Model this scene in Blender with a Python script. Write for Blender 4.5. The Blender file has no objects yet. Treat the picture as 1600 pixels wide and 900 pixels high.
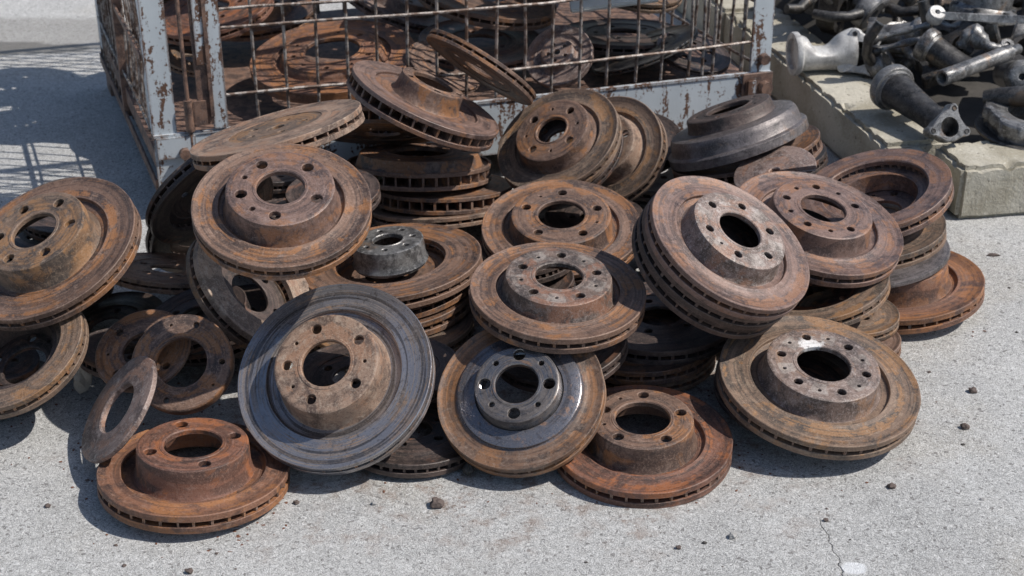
import bpy, bmesh, math, random
from math import sin, cos, pi, radians, sqrt
from mathutils import Vector, Matrix, noise as mnoise

# ---------------------------------------------------------------- camera, sky, sun, exposure
scn = bpy.context.scene
COL = scn.collection
PITCH = radians(27.0); FPX = 2400.0; CAMH = 1.2
cd = bpy.data.cameras.new('camera'); cam = bpy.data.objects.new('camera', cd); COL.objects.link(cam)
cam.location = (0, 0, CAMH); cam.rotation_euler = (pi/2-PITCH, 0, 0)
cd.sensor_width = 36; cd.lens = 36*FPX/1600; cd.clip_end = 500; cd.clip_start = .05
cd.dof.use_dof = True; cd.dof.focus_distance = 2.08; cd.dof.aperture_fstop = 10.0
scn.camera = cam
SUN_EL = radians(52); SUN_AZ = radians(-9)      # azimuth measured from +x towards +y
w = bpy.data.worlds.new('World'); scn.world = w; w.use_nodes = True
sky = w.node_tree.nodes.new('ShaderNodeTexSky'); sky.sky_type = 'NISHITA'; sky.sun_disc = False
sky.sun_elevation = SUN_EL; sky.sun_rotation = pi/2-SUN_AZ
bg = w.node_tree.nodes['Background']; bg.inputs['Strength'].default_value = .10
w.node_tree.links.new(sky.outputs[0], bg.inputs['Color'])
sd = bpy.data.lights.new('sun', 'SUN'); sd.energy = 4.0; sd.angle = radians(.5); sd.color = (1, .955, .89)
so = bpy.data.objects.new('sun', sd); COL.objects.link(so)
SV = Vector((cos(SUN_EL)*cos(SUN_AZ), cos(SUN_EL)*sin(SUN_AZ), sin(SUN_EL)))
so.rotation_euler = SV.to_track_quat('Z', 'Y').to_euler(); so.location = SV*8
scn.render.engine = 'CYCLES'
vs = scn.view_settings; vs.view_transform = 'Standard'; vs.look = 'None'; vs.exposure = 0.22; vs.gamma = 1
vs.use_curve_mapping = False

CAMP = Vector((0, 0, CAMH))
FW = Vector((0, cos(PITCH), -sin(PITCH))); RT = Vector((1, 0, 0)); UP = Vector((0, sin(PITCH), cos(PITCH)))
def ray(x, y): return FW + RT*((x-800)/FPX) + UP*((450-y)/FPX)
def at(x, y, z=0.0):
    r = ray(x, y); return CAMP + r*((z-CAMH)/r.z)

# ---------------------------------------------------------------- material helpers
class NT:
    def __init__(s, name):
        s.m = bpy.data.materials.new(name); s.m.use_nodes = True
        s.t = s.m.node_tree; s.b = s.t.nodes['Principled BSDF']
    def n(s, typ, **kw):
        nd = s.t.nodes.new(typ)
        for k, v in kw.items():
            if k.startswith('i_'):
                nd.inputs[k[2:].replace('_', ' ')].default_value = v
            else: setattr(nd, k, v)
        return nd
    def l(s, a, b): s.t.links.new(a, b)
    def noise(s, vec, scale, detail=4, rough=.55, dist=0.0):
        nd = s.n('ShaderNodeTexNoise'); nd.inputs['Scale'].default_value = scale
        nd.inputs['Detail'].default_value = detail; nd.inputs['Roughness'].default_value = rough
        nd.inputs['Distortion'].default_value = dist
        if vec is not None: s.l(vec, nd.inputs['Vector'])
        return nd.outputs['Fac']
    def ramp(s, fac, lo, hi, a=0.0, b=1.0):
        nd = s.n('ShaderNodeMapRange'); nd.interpolation_type = 'SMOOTHSTEP'
        nd.inputs['From Min'].default_value = lo; nd.inputs['From Max'].default_value = hi
        nd.inputs['To Min'].default_value = a; nd.inputs['To Max'].default_value = b
        s.l(fac, nd.inputs['Value']); return nd.outputs['Result']
    def math(s, op, a, b=None, c=None):
        nd = s.n('ShaderNodeMath'); nd.operation = op
        for i, v in enumerate((a, b, c)):
            if v is None: continue
            if isinstance(v, (int, float)): nd.inputs[i].default_value = v
            else: s.l(v, nd.inputs[i])
        return nd.outputs[0]
    def mix(s, fac, a, b, blend='MIX'):
        nd = s.n('ShaderNodeMix'); nd.data_type = 'RGBA'; nd.blend_type = blend
        for i, v in ((0, fac), (6, a), (7, b)):
            if isinstance(v, (int, float)): nd.inputs[i].default_value = v
            elif isinstance(v, tuple): nd.inputs[i].default_value = (v[0], v[1], v[2], 1)
            else: s.l(v, nd.inputs[i])
        return nd.outputs[2]
    def bump(s, h, strength, dist=.001, prev=None):
        nd = s.n('ShaderNodeBump'); nd.inputs['Strength'].default_value = strength; nd.inputs['Distance'].default_value = dist
        s.l(h, nd.inputs['Height'])
        if prev is not None: s.l(prev, nd.inputs['Normal'])
        return nd.outputs['Normal']

def srgb(r, g, b):
    f = lambda c: ((c/255+.055)/1.055)**2.4 if c > 10 else c/255/12.92
    return (f(r), f(g), f(b))

def rust(name, dark, mid, light, orange, o_amt=.4, band=.6, metal=.0, rough=.62, steel=None, s_amt=0.0, patch=None, srad=None):
    """cast iron: blotches of dark scale, brown and orange rust, concentric machining bands"""
    k = NT(name)
    tc = k.n('ShaderNodeTexCoord').outputs['Object']
    oi = k.n('ShaderNodeObjectInfo').outputs['Random']
    seed = k.math('MULTIPLY', oi, 97.0)
    sx = k.n('ShaderNodeSeparateXYZ'); k.l(tc, sx.inputs[0])
    r = k.math('SQRT', k.math('ADD', k.math('MULTIPLY', sx.outputs[0], sx.outputs[0]), k.math('MULTIPLY', sx.outputs[1], sx.outputs[1])))
    rs = k.math('MAXIMUM', r, .004)
    cb = k.n('ShaderNodeCombineXYZ')
    k.l(k.math('ADD', k.math('MULTIPLY', k.math('DIVIDE', sx.outputs[0], rs), .42), seed), cb.inputs[0])
    k.l(k.math('MULTIPLY', k.math('DIVIDE', sx.outputs[1], rs), .42), cb.inputs[1])
    k.l(k.math('ADD', k.math('MULTIPLY', r, 150.0), k.math('MULTIPLY', sx.outputs[2], 40.0)), cb.inputs[2])
    sh = k.n('ShaderNodeVectorMath'); sh.operation = 'ADD'; k.l(tc, sh.inputs[0])
    cs = k.n('ShaderNodeCombineXYZ'); k.l(seed, cs.inputs[0]); k.l(seed, cs.inputs[2]); k.l(cs.outputs[0], sh.inputs[1])
    v = sh.outputs[0]
    blot = k.noise(v, 26, 8, .66, .8)
    blot2 = k.noise(v, 62, 7, .68, .5)
    fine = k.noise(v, 420, 3, .7)
    fine2 = k.noise(v, 1300, 2, .6)
    rings = k.noise(cb.outputs[0], .55, 5, .6)
    rings2 = k.noise(cb.outputs[0], 3.2, 3, .6)
    m = k.math('ADD', k.math('MULTIPLY', rings, band), k.math('MULTIPLY', blot, 1-band))
    c = k.mix(k.ramp(m, .42, .56), dark, mid)
    c = k.mix(k.ramp(k.math('ADD', k.math('MULTIPLY', rings2, .75*band), k.math('MULTIPLY', blot2, 1-.75*band)), .52, .64, 0, .55), c, light)
    mo = k.math('ADD', k.math('MULTIPLY', k.noise(v, 17, 8, .68, .7), .62), k.math('MULTIPLY', k.math('SUBTRACT', 1.0, rings), .38))
    c = k.mix(k.ramp(mo, .585-.20*o_amt, .64-.20*o_amt, 0, .85), c, orange)
    if steel:
        st = k.ramp(k.math('ADD', k.math('MULTIPLY', k.noise(v, 11, 7, .66, .5), .5), k.math('MULTIPLY', rings2, .5)), .70-.36*s_amt, .80-.36*s_amt)
        if srad: st = k.math('MAXIMUM', k.math('MULTIPLY', k.ramp(k.math('ADD', r, k.math('MULTIPLY', k.math('SUBTRACT', blot2, .5), .012)), srad[1], srad[1]-.004), k.ramp(blot2, .36, .46, .35, 1)), k.math('MULTIPLY', st, .25))
        c = k.mix(st, c, steel)
    if srad:
        pass
    if patch:
        nbp, php = patch
        at2 = k.math('ARCTAN2', sx.outputs[1], sx.outputs[0])
        cw = k.math('COSINE', k.math('MULTIPLY', k.math('SUBTRACT', at2, radians(php)), float(nbp)))
        wob = k.math('MULTIPLY', k.math('SUBTRACT', blot2, .5), 1.1)
        pm = k.ramp(k.math('ADD', cw, wob), -.42, -.56)
        rr = k.math('ADD', k.math('ABSOLUTE', k.math('SUBTRACT', r, .058)), k.math('MULTIPLY', wob, .006))
        pm = k.math('MULTIPLY', pm, k.ramp(rr, .0125, .0105))
        cp = k.mix(k.ramp(blot, .4, .62), (.30,.27,.235), (.42,.385,.35))
        c = k.mix(k.math('MULTIPLY', k.math('MULTIPLY', pm, k.ramp(blot, .36, .56, .15, 1)), .5), c, cp)
        if nbp == 6 and php == 45:
            v3 = k.n('ShaderNodeVectorMath'); v3.operation = 'DISTANCE'; k.l(tc, v3.inputs[0]); v3.inputs[1].default_value = (-.012, .043, .026)
            sp_ = k.ramp(k.math('ADD', v3.outputs['Value'], k.math('MULTIPLY', k.math('SUBTRACT', blot2, .5), .05)), .019, .010)
            c = k.mix(sp_, c, (.72,.70,.68))
        oi_ = k.math('ADD', k.math('ABSOLUTE', k.math('SUBTRACT', r, .0375)), 0)
    rings3 = k.noise(cb.outputs[0], 1.4, 1, .5)
    c = k.mix(k.ramp(rings3, .545, .60, 0, .85*band), c, (dark[0]*.7, dark[1]*.72, dark[2]*.75))
    c = k.mix(k.ramp(k.noise(v, 150, 6, .75, .8), .53, .66, 0, .5), c, light)
    c = k.mix(k.ramp(k.noise(v, 105, 6, .75, .8), .46, .34, 0, .55), c, (dark[0]*.6, dark[1]*.55, dark[2]*.5))
    # speckle and pits
    c = k.mix(k.ramp(fine, .54, .66, 0, .4), c, light)
    c = k.mix(k.ramp(fine, .44, .30, 0, .6), c, (dark[0]*.4, dark[1]*.4, dark[2]*.4))
    c = k.mix(k.ramp(blot2, .36, .27, 0, .6), c, (.02, .016, .014))
    bv = k.n('ShaderNodeBevel'); bv.samples = 3; bv.inputs['Radius'].default_value = .0016
    ge = k.n('ShaderNodeNewGeometry'); dp = k.n('ShaderNodeVectorMath'); dp.operation = 'DOT_PRODUCT'
    k.l(bv.outputs[0], dp.inputs[0]); k.l(ge.outputs['Normal'], dp.inputs[1])
    ed = k.math('MULTIPLY', k.ramp(dp.outputs['Value'], .985, .86), k.ramp(blot, .40, .56))
    c = k.mix(k.math('MULTIPLY', ed, .55), c, (min(1, light[0]*1.25), min(1, light[1]*1.22), min(1, light[2]*1.2)))
    k.l(c, k.b.inputs['Base Color'])
    rg = k.math('ADD', rough-.20, k.math('MULTIPLY', fine, .2))
    rg = k.math('ADD', rg, k.math('MULTIPLY', blot, .14))
    if steel:
        rg = k.math('SUBTRACT', rg, k.math('MULTIPLY', st, .22))
        k.l(k.math('ADD', k.math('MULTIPLY', st, .50), metal), k.b.inputs['Metallic'])
    else: k.b.inputs['Metallic'].default_value = metal
    k.l(rg, k.b.inputs['Roughness'])
    h = k.math('ADD', k.math('MULTIPLY', fine, .6), k.math('MULTIPLY', fine2, .3))
    h = k.math('ADD', h, k.math('MULTIPLY', blot2, .8))
    n1 = k.bump(h, (.22 if steel else .55), .0012)
    n2 = k.bump(k.math('ADD', rings2, k.math('MULTIPLY', k.noise(cb.outputs[0], 11, 2), .6)), (.16 if steel else .7*band+.05), .0009, n1)
    k.l(n2, k.b.inputs['Normal'])
    return k.m

RU = {
 'brown':  rust('rust_brown', (0.055, 0.037, 0.032), (0.179, 0.106, 0.074), (0.322, 0.223, 0.173), (0.290, 0.130, 0.052), .42, .6, .1, .6),
 'orange': rust('rust_orange', (0.059, 0.032, 0.024), (0.198, 0.091, 0.052), (0.289, 0.173, 0.123), (0.310, 0.130, 0.048), .48, .5, .0, .66),
 'red':    rust('rust_red', (0.049, 0.030, 0.025), (0.174, 0.078, 0.050), (0.267, 0.161, 0.123), (0.300, 0.108, 0.042), .42, .6, .0, .6),
 'ochre':  rust('rust_ochre', (0.059, 0.045, 0.037), (0.180, 0.116, 0.080), (0.322, 0.234, 0.167), (0.275, 0.142, 0.062), .36, .6, .0, .64),
 'purple': rust('rust_purple', (0.067, 0.045, 0.041), (0.197, 0.122, 0.096), (0.301, 0.217, 0.190), (0.269, 0.134, 0.074), .42, .5, .15, .5),
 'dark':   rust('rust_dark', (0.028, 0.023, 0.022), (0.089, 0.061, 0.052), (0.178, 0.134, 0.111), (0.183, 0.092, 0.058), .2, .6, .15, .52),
 'steel':  rust('rust_worn_steel', (0.097, 0.081, 0.073), (0.202, 0.165, 0.146), (0.279, 0.240, 0.223), (0.272, 0.177, 0.117), .35, .85, .2, .40, (.33,.32,.335), .74),
 'bluering':rust('rust_edge_blue_steel', (0.059, 0.043, 0.036), (0.185, 0.108, 0.070), (0.267, 0.200, 0.156), (0.300, 0.144, 0.065), .55, .5, .05, .5, (.17,.172,.195), .4, None, (0, .092)),
 'bluehat':rust('rust_blue_steel', (0.049, 0.045, 0.048), (0.142, 0.123, 0.115), (0.223, 0.190, 0.167), (0.217, 0.127, 0.082), .25, .45, .25, .45, (.20,.198,.21), .66),
 'tan':    rust('rust_tan_hat', (0.092, 0.059, 0.045), (0.268, 0.176, 0.125), (0.401, 0.312, 0.240), (0.281, 0.156, 0.096), .42, .25, .0, .66),
 'tanb':   rust('pale_tan_hat', (0.130, 0.087, 0.063), (0.310, 0.217, 0.157), (0.467, 0.389, 0.312), (0.271, 0.150, 0.096), .30, .25, .0, .62),
 'grey':   rust('grey_cast_iron', (0.055, 0.048, 0.047), (0.147, 0.127, 0.124), (0.279, 0.245, 0.234), (0.218, 0.144, 0.103), .22, .5, .3, .42),
 'palehat':rust('pale_brown_hat', (0.092, 0.063, 0.055), (0.226, 0.156, 0.129), (0.445, 0.378, 0.346), (0.271, 0.150, 0.100), .38, .25, .1, .58),
 'pale5':  rust('patched_brown_hat', (0.065, 0.049, 0.043), (0.178, 0.124, 0.099), (0.356, 0.301, 0.267), (0.237, 0.116, 0.072), .38, .25, .12, .55, None, 0, (5, 85)),
 'pale6':  rust('patched_pale_hat', (0.081, 0.059, 0.051), (0.220, 0.155, 0.126), (0.445, 0.378, 0.346), (0.260, 0.150, 0.090), .35, .25, .1, .56, None, 0, (6, 45)),
 'pale20': rust('whitened_brown_hat', (0.097, 0.071, 0.059), (0.250, 0.182, 0.155), (0.534, 0.479, 0.445), (0.271, 0.150, 0.100), .35, .25, .1, .55, None, 0, (6, 20)),
 'grease': rust('oily_dark_iron', (.022,.021,.021), (.062,.059,.058), (.16,.15,.14), (.13,.09,.06), .2, .2, .35, .46),
 'alu':    rust('dull_aluminium', (.36,.35,.34), (.56,.55,.53), (.68,.67,.66), (.42,.38,.34), .1, .1, .15, .5),
 'casting':rust('cast_steel', (.07,.068,.068), (.20,.195,.19), (.42,.41,.40), (.20,.14,.10), .2, .1, .4, .36),
}

def paint_mat():
    k = NT('peeling_blue_grey_paint')
    tc = k.n('ShaderNodeTexCoord').outputs['Object']
    mp = k.n('ShaderNodeMapping'); mp.inputs['Scale'].default_value = (1, 1, .32); k.l(tc, mp.inputs[0])
    a = k.noise(mp.outputs[0], 34, 6, .66, .3)
    b = k.noise(tc, 160, 4, .65)
    m = k.math('ADD', k.math('MULTIPLY', a, .72), k.math('MULTIPLY', b, .28))
    bv = k.n('ShaderNodeBevel'); bv.samples = 4; bv.inputs['Radius'].default_value = .007
    ge = k.n('ShaderNodeNewGeometry'); dp = k.n('ShaderNodeVectorMath'); dp.operation = 'DOT_PRODUCT'
    k.l(bv.outputs[0], dp.inputs[0]); k.l(ge.outputs['Normal'], dp.inputs[1])
    ed = k.ramp(dp.outputs['Value'], .998, .90, 0, .11)
    m = k.math('ADD', m, ed)
    rustc = k.mix(k.noise(tc, 90, 4), (.045,.026,.02), (.17,.085,.05))
    paint = k.mix(k.noise(tc, 14, 4), (.37,.405,.43), (.53,.565,.59))
    c = k.mix(k.ramp(m, .52, .555), paint, rustc)
    k.l(c, k.b.inputs['Base Color'])
    k.l(k.ramp(m, .5, .57, .45, .8), k.b.inputs['Roughness'])
    k.l(k.bump(m, .4, .002), k.b.inputs['Normal'])
    return k.m
def wire_mat():
    k = NT('rusty_galvanised_wire')
    tc = k.n('ShaderNodeTexCoord').outputs['Object']
    a = k.noise(tc, 60, 5, .65); b = k.noise(tc, 700, 2)
    c = k.mix(k.ramp(a, .42, .60), (.11,.07,.052), (.38,.345,.32))
    c = k.mix(k.ramp(b, .4, .65, 0, .5), c, (.06,.04,.03))
    k.l(c, k.b.inputs['Base Color']); k.b.inputs['Metallic'].default_value = .35; k.b.inputs['Roughness'].default_value = .5
    k.l(k.bump(b, .4, .0006), k.b.inputs['Normal'])
    return k.m
def rod_mat():
    k = NT('brown_rusted_frame')
    tc = k.n('ShaderNodeTexCoord').outputs['Object']
    a = k.noise(tc, 45, 6, .65, .4); b = k.noise(tc, 500, 2)
    c = k.mix(k.ramp(a, .38, .62), (.06,.036,.030), (.20,.115,.08))
    c = k.mix(k.ramp(b, .5, .7, 0, .5), c, (.26,.20,.17))
    k.l(c, k.b.inputs['Base Color']); k.b.inputs['Roughness'].default_value = .65
    k.l(k.bump(b, .4, .0008), k.b.inputs['Normal'])
    return k.m
PAINT = paint_mat(); WIRE = wire_mat(); FRAME = rod_mat()

def ground_mat():
    k = NT('worn_concrete')
    tc = k.n('ShaderNodeTexCoord').outputs['Object']
    sh_ = k.n('ShaderNodeVectorMath'); sh_.operation = 'ADD'; k.l(tc, sh_.inputs[0]); sh_.inputs[1].default_value = (5.3, 2.1, 7)
    big = k.noise(tc, 1.6, 6, .6, .3); mid = k.noise(tc, 9, 5, .6)
    # exposed aggregate: short dark and light flecks
    wv = k.n('ShaderNodeTexNoise'); wv.inputs['Scale'].default_value = 60; k.l(tc, wv.inputs['Vector'])
    mx = k.n('ShaderNodeMix'); mx.data_type = 'VECTOR'; mx.inputs[0].default_value = .012
    k.l(tc, mx.inputs[4]); k.l(wv.outputs['Color'], mx.inputs[5])
    f1 = k.noise(mx.outputs[1], 150, 5, .72, 2.2)
    f2 = k.noise(mx.outputs[1], 330, 4, .7, 2.0)
    vo = k.n('ShaderNodeTexVoronoi'); vo.feature = 'F1'; vo.inputs['Scale'].default_value = 260; k.l(mx.outputs[1], vo.inputs['Vector'])
    vh = k.n('ShaderNodeSeparateColor'); k.l(vo.outputs['Color'], vh.inputs[0])
    f3 = k.noise(mx.outputs[1], 950, 2, .6)
    pat = k.noise(tc, 2.7, 8, .68, .9)
    yel = k.noise(sh_.outputs[0], 2.6, 5, .6)
    c = k.mix(k.ramp(big, .35, .68), (.435,.428,.415), (.545,.538,.522))
    c = k.mix(k.ramp(mid, .42, .66, 0, .45), c, (.30,.30,.298))
    c = k.mix(k.ramp(pat, .52, .66, 0, .5), c, (.68,.68,.67))
    c = k.mix(k.ramp(pat, .46, .34, 0, .4), c, (.30,.295,.285))
    c = k.mix(k.ramp(yel, .54, .68, 0, .4), c, (.42,.36,.27))
    c = k.mix(k.ramp(k.noise(tc, 34, 5, .7, 1.0), .46, .34, 0, .42), c, (.22,.22,.218))
    c = k.mix(k.ramp(k.noise(tc, 30, 5, .7, 1.0), .55, .68, 0, .35), c, (.62,.62,.62))
    c = k.mix(k.ramp(f1, .51, .57, 0, .65), c, (.72,.715,.70))
    c = k.mix(k.ramp(f1, .475, .41, 0, .7), c, (.20,.20,.20))
    c = k.mix(k.ramp(f2, .52, .58, 0, .6), c, (.74,.735,.72))
    c = k.mix(k.ramp(f2, .465, .40, 0, .7), c, (.16,.155,.15))
    c = k.mix(k.ramp(f3, .44, .30, 0, .6), c, (.12,.115,.11))
    c = k.mix(k.ramp(vh.outputs[0], .965, .975, 0, .6), c, (.10,.09,.085))
    # rust stains round the heap and damp patch beyond the crate
    sep = k.n('ShaderNodeSeparateXYZ'); k.l(tc, sep.inputs[0])
    def spot(x, y, rx, ry, soft=.35, amp=.35):
        dx = k.math('DIVIDE', k.math('SUBTRACT', sep.outputs[0], x), rx)
        dy = k.math('DIVIDE', k.math('SUBTRACT', sep.outputs[1], y), ry)
        d = k.math('SQRT', k.math('ADD', k.math('MULTIPLY', dx, dx), k.math('MULTIPLY', dy, dy)))
        d = k.math('ADD', d, k.math('MULTIPLY', k.math('SUBTRACT', mid, .5), amp*2))
        return k.ramp(d, 1.0, 1.0-soft)
    st = k.math('MULTIPLY', spot(-.02, 2.02, .66, .46, .5, .7), k.ramp(k.noise(tc, 26, 5, .7), .46, .66, 0, .8))
    c = k.mix(st, c, (.22,.135,.09))
    wet = spot(-1.30, 3.66, .33, .060, .25, .5)
    c = k.mix(k.math('MULTIPLY', wet, .75), c, (.10,.088,.075))
    damp = spot(-1.36, 3.79, .60, .15, .2, .5)
    c = k.mix(k.math('MULTIPLY', damp, .42), c, (.17,.155,.135))
    wp = at(1335, 888); white = spot(wp.x, wp.y, .016, .013, .4, 1.4)
    c = k.mix(k.math('MULTIPLY', white, .8), c, (.82,.83,.84))
    # crack
    p1 = at(1282, 812); p2 = at(1322, 905)
    dd = (p2-p1); 
    t = k.math('DIVIDE', k.math('SUBTRACT', p1.y, sep.outputs[1]), p1.y-p2.y)
    xc = k.math('ADD', k.math('MULTIPLY', t, dd.x), p1.x)
    xc = k.math('ADD', xc, k.math('MULTIPLY', k.math('SUBTRACT', k.noise(tc, 40, 4), .5), .02))
    ad = k.math('ABSOLUTE', k.math('SUBTRACT', sep.outputs[0], xc))
    cr = k.math('MULTIPLY', k.ramp(ad, .0012, .0002), k.ramp(t, -.1, .15))
    cr = k.math('MULTIPLY', cr, k.ramp(f1, .35, .5))
    c = k.mix(k.math('MULTIPLY', cr, .65), c, (.07,.065,.06))
    k.l(c, k.b.inputs['Base Color'])
    k.l(k.math('SUBTRACT', .92, k.math('MULTIPLY', wet, .35)), k.b.inputs['Roughness'])
    h = k.math('ADD', f1, k.math('MULTIPLY', f2, .5))
    h = k.math('SUBTRACT', h, k.math('MULTIPLY', cr, 1.5))
    k.l(k.bump(h, .95, .0032), k.b.inputs['Normal'])
    return k.m
def kerb_mat():
    k = NT('cast_concrete_kerb')
    tc = k.n('ShaderNodeTexCoord').outputs['Object']
    a = k.noise(tc, 7, 6, .62); f = k.noise(tc, 150, 4, .7); p = k.noise(tc, 60, 3, .6)
    c = k.mix(k.ramp(a, .35, .65), (.30,.27,.205), (.46,.43,.36))
    c = k.mix(k.ramp(f, .45, .32, 0, .45), c, (.17,.155,.125))
    c = k.mix(k.ramp(f, .55, .7, 0, .4), c, (.64,.62,.57))
    c = k.mix(k.ramp(p, .37, .29, 0, .8), c, (.08,.07,.055))
    k.l(c, k.b.inputs['Base Color']); k.b.inputs['Roughness'].default_value = .93
    k.l(k.bump(k.math('ADD', f, k.math('MULTIPLY', p, .8)), .7, .003), k.b.inputs['Normal'])
    return k.m
GROUND = ground_mat(); KERB = kerb_mat()
def plain(name, col, rough=.8, amp=.5, scale=60, metal=0):
    k = NT(name)
    tc = k.n('ShaderNodeTexCoord').outputs['Object']
    a = k.noise(tc, scale, 5, .65)
    c = k.mix(a, tuple(x*(1-amp) for x in col), tuple(min(1, x*(1+amp)) for x in col))
    k.l(c, k.b.inputs['Base Color']); k.b.inputs['Roughness'].default_value = rough; k.b.inputs['Metallic'].default_value = metal
    k.l(k.bump(a, .5, .002), k.b.inputs['Normal'])
    return k.m
STONE = plain('brown_stone', (.10,.075,.065), .85, .5, 120)
GREY_STONE = plain('grey_stone', (.30,.29,.28), .9, .4, 120)
SOIL = plain('oily_ground_under_heap', (.05,.045,.04), .8, .7, 30)
WHITEP = plain('chipped_white_sheet', (.62,.63,.60), .5, .25, 25)
CEM = plain('pale_crumbled_cement', (.40,.35,.30), .95, .35, 90)
FLAKE = plain('rust_flake', (.14,.06,.035), .9, .5, 200)

# ---------------------------------------------------------------- object helpers
def link(name, bm, mat, parent=None, smooth=True, ang=38):
    me = bpy.data.meshes.new(name); bmesh.ops.recalc_face_normals(bm, faces=bm.faces[:]); bm.to_mesh(me); bm.free()
    if smooth:
        me.polygons.foreach_set('use_smooth', [True]*len(me.polygons)); me.set_sharp_from_angle(angle=radians(ang))
    me.materials.append(mat)
    o = bpy.data.objects.new(name, me); COL.objects.link(o)
    if parent: o.parent = parent
    return o
def tag(o, label=None, cat=None, group=None, kind=None):
    if label: o['label'] = label
    if cat: o['category'] = cat
    if group: o['group'] = group
    if kind: o['kind'] = kind
    return o
def empty(name, M, label, cat, group=None):
    o = bpy.data.objects.new(name, None); COL.objects.link(o); o.empty_display_size = .03
    o.matrix_world = M; return tag(o, label, cat, group)

def lathe(bm, prof, n, closed=True, wob=0.0, seed=0):
    """revolve (r, z) points about z; n steps"""
    rings = []
    for (r, z) in prof:
        ring = []
        for i in range(n):
            a = 2*pi*i/n; rr = r
            if wob: rr += wob*(mnoise.noise(Vector((cos(a)*4, sin(a)*4, seed)))+.5*mnoise.noise(Vector((cos(a)*13, sin(a)*13, seed))))
            ring.append(bm.verts.new((rr*cos(a), rr*sin(a), z)))
        rings.append(ring)
    m = len(rings)
    for j in range(m if closed else m-1):
        A, B = rings[j], rings[(j+1) % m]
        for i in range(n):
            k = (i+1) % n
            bm.faces.new((A[i], A[k], B[k], B[i]))
    return rings

def box(bm, x0, x1, y0, y1, z0, z1, M=None):
    vs_ = [Vector((x, y, z)) for z in (z0, z1) for y in (y0, y1) for x in (x0, x1)]
    if M is not None: vs_ = [M @ v for v in vs_]
    v = [bm.verts.new(p) for p in vs_]
    for f in ((0,2,3,1), (4,5,7,6), (0,1,5,4), (2,6,7,3), (0,4,6,2), (1,3,7,5)): bm.faces.new([v[i] for i in f])

def tube(bm, pts, rad, seg=8, cap=True):
    """swept tube through pts; rad a number or list"""
    pts = [Vector(p) for p in pts]; n = len(pts)
    rads = rad if isinstance(rad, (list, tuple)) else [rad]*n
    prev = None; rings = []
    for i, p in enumerate(pts):
        t = (pts[min(i+1, n-1)]-pts[max(i-1, 0)]).normalized()
        u = t.orthogonal().normalized() if prev is None else (prev-t*prev.dot(t)).normalized()
        prev = u; v = t.cross(u)
        rings.append([bm.verts.new(p+(u*cos(2*pi*k/seg)+v*sin(2*pi*k/seg))*rads[i]) for k in range(seg)])
    for a, b in zip(rings, rings[1:]):
        for k in range(seg): bm.faces.new((a[k], a[(k+1) % seg], b[(k+1) % seg], b[k]))
    if cap: bm.faces.new(rings[0][::-1]); bm.faces.new(rings[-1])

def hole_face(bm, r0, r1, zt, zb, holes, rc, K, phase):
    """flat ring r0..r1 at zt (and zb) pierced by one hole per sector; holes = radii (0 = none)"""
    n = len(holes)
    for s, hr in enumerate(holes):
        a0 = phase+2*pi*(s-.5)/n; a1 = phase+2*pi*(s+.5)/n; ac = (a0+a1)/2
        c = Vector((rc*cos(ac), rc*sin(ac), 0))
        bd = [Vector((r0*cos(a0+(a1-a0)*i/K), r0*sin(a0+(a1-a0)*i/K), 0)) for i in range(K+1)]
        for i in (1, 2): rr = r0+(r1-r0)*i/3; bd.append(Vector((rr*cos(a1), rr*sin(a1), 0)))
        bd += [Vector((r1*cos(a1-(a1-a0)*i/K), r1*sin(a1-(a1-a0)*i/K), 0)) for i in range(K+1)]
        for i in (2, 1): rr = r0+(r1-r0)*i/3; bd.append(Vector((rr*cos(a0), rr*sin(a0), 0)))
        m = len(bd)
        for z in (zt, zb):
            if z is None: continue
            dz = Vector((0, 0, z))
            B = [bm.verts.new(p+dz) for p in bd]
            if hr <= 0:
                cv = bm.verts.new(c+dz)
                for i in range(m): bm.faces.new((B[i], B[(i+1) % m], cv))
            else:
                ch = .0007 if z == zt else -.0007
                dirs = [(p-c).normalized() for p in bd]
                Hh = [bm.verts.new(c+d*(hr+.0008)+dz) for d in dirs]
                for i in range(m): bm.faces.new((B[i], B[(i+1) % m], Hh[(i+1) % m], Hh[i]))
                if z == zt:
                    L1 = [bm.verts.new(c+d*hr+Vector((0, 0, zt-.0008))) for d in dirs]
                    L2 = [bm.verts.new(c+d*hr+Vector((0, 0, (zb if zb is not None else zt-.008)+.0001))) for d in dirs]
                    for P, Q in ((Hh, L1), (L1, L2)):
                        for i in range(m): bm.faces.new((P[i], P[(i+1) % m], Q[(i+1) % m], Q[i]))

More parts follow.
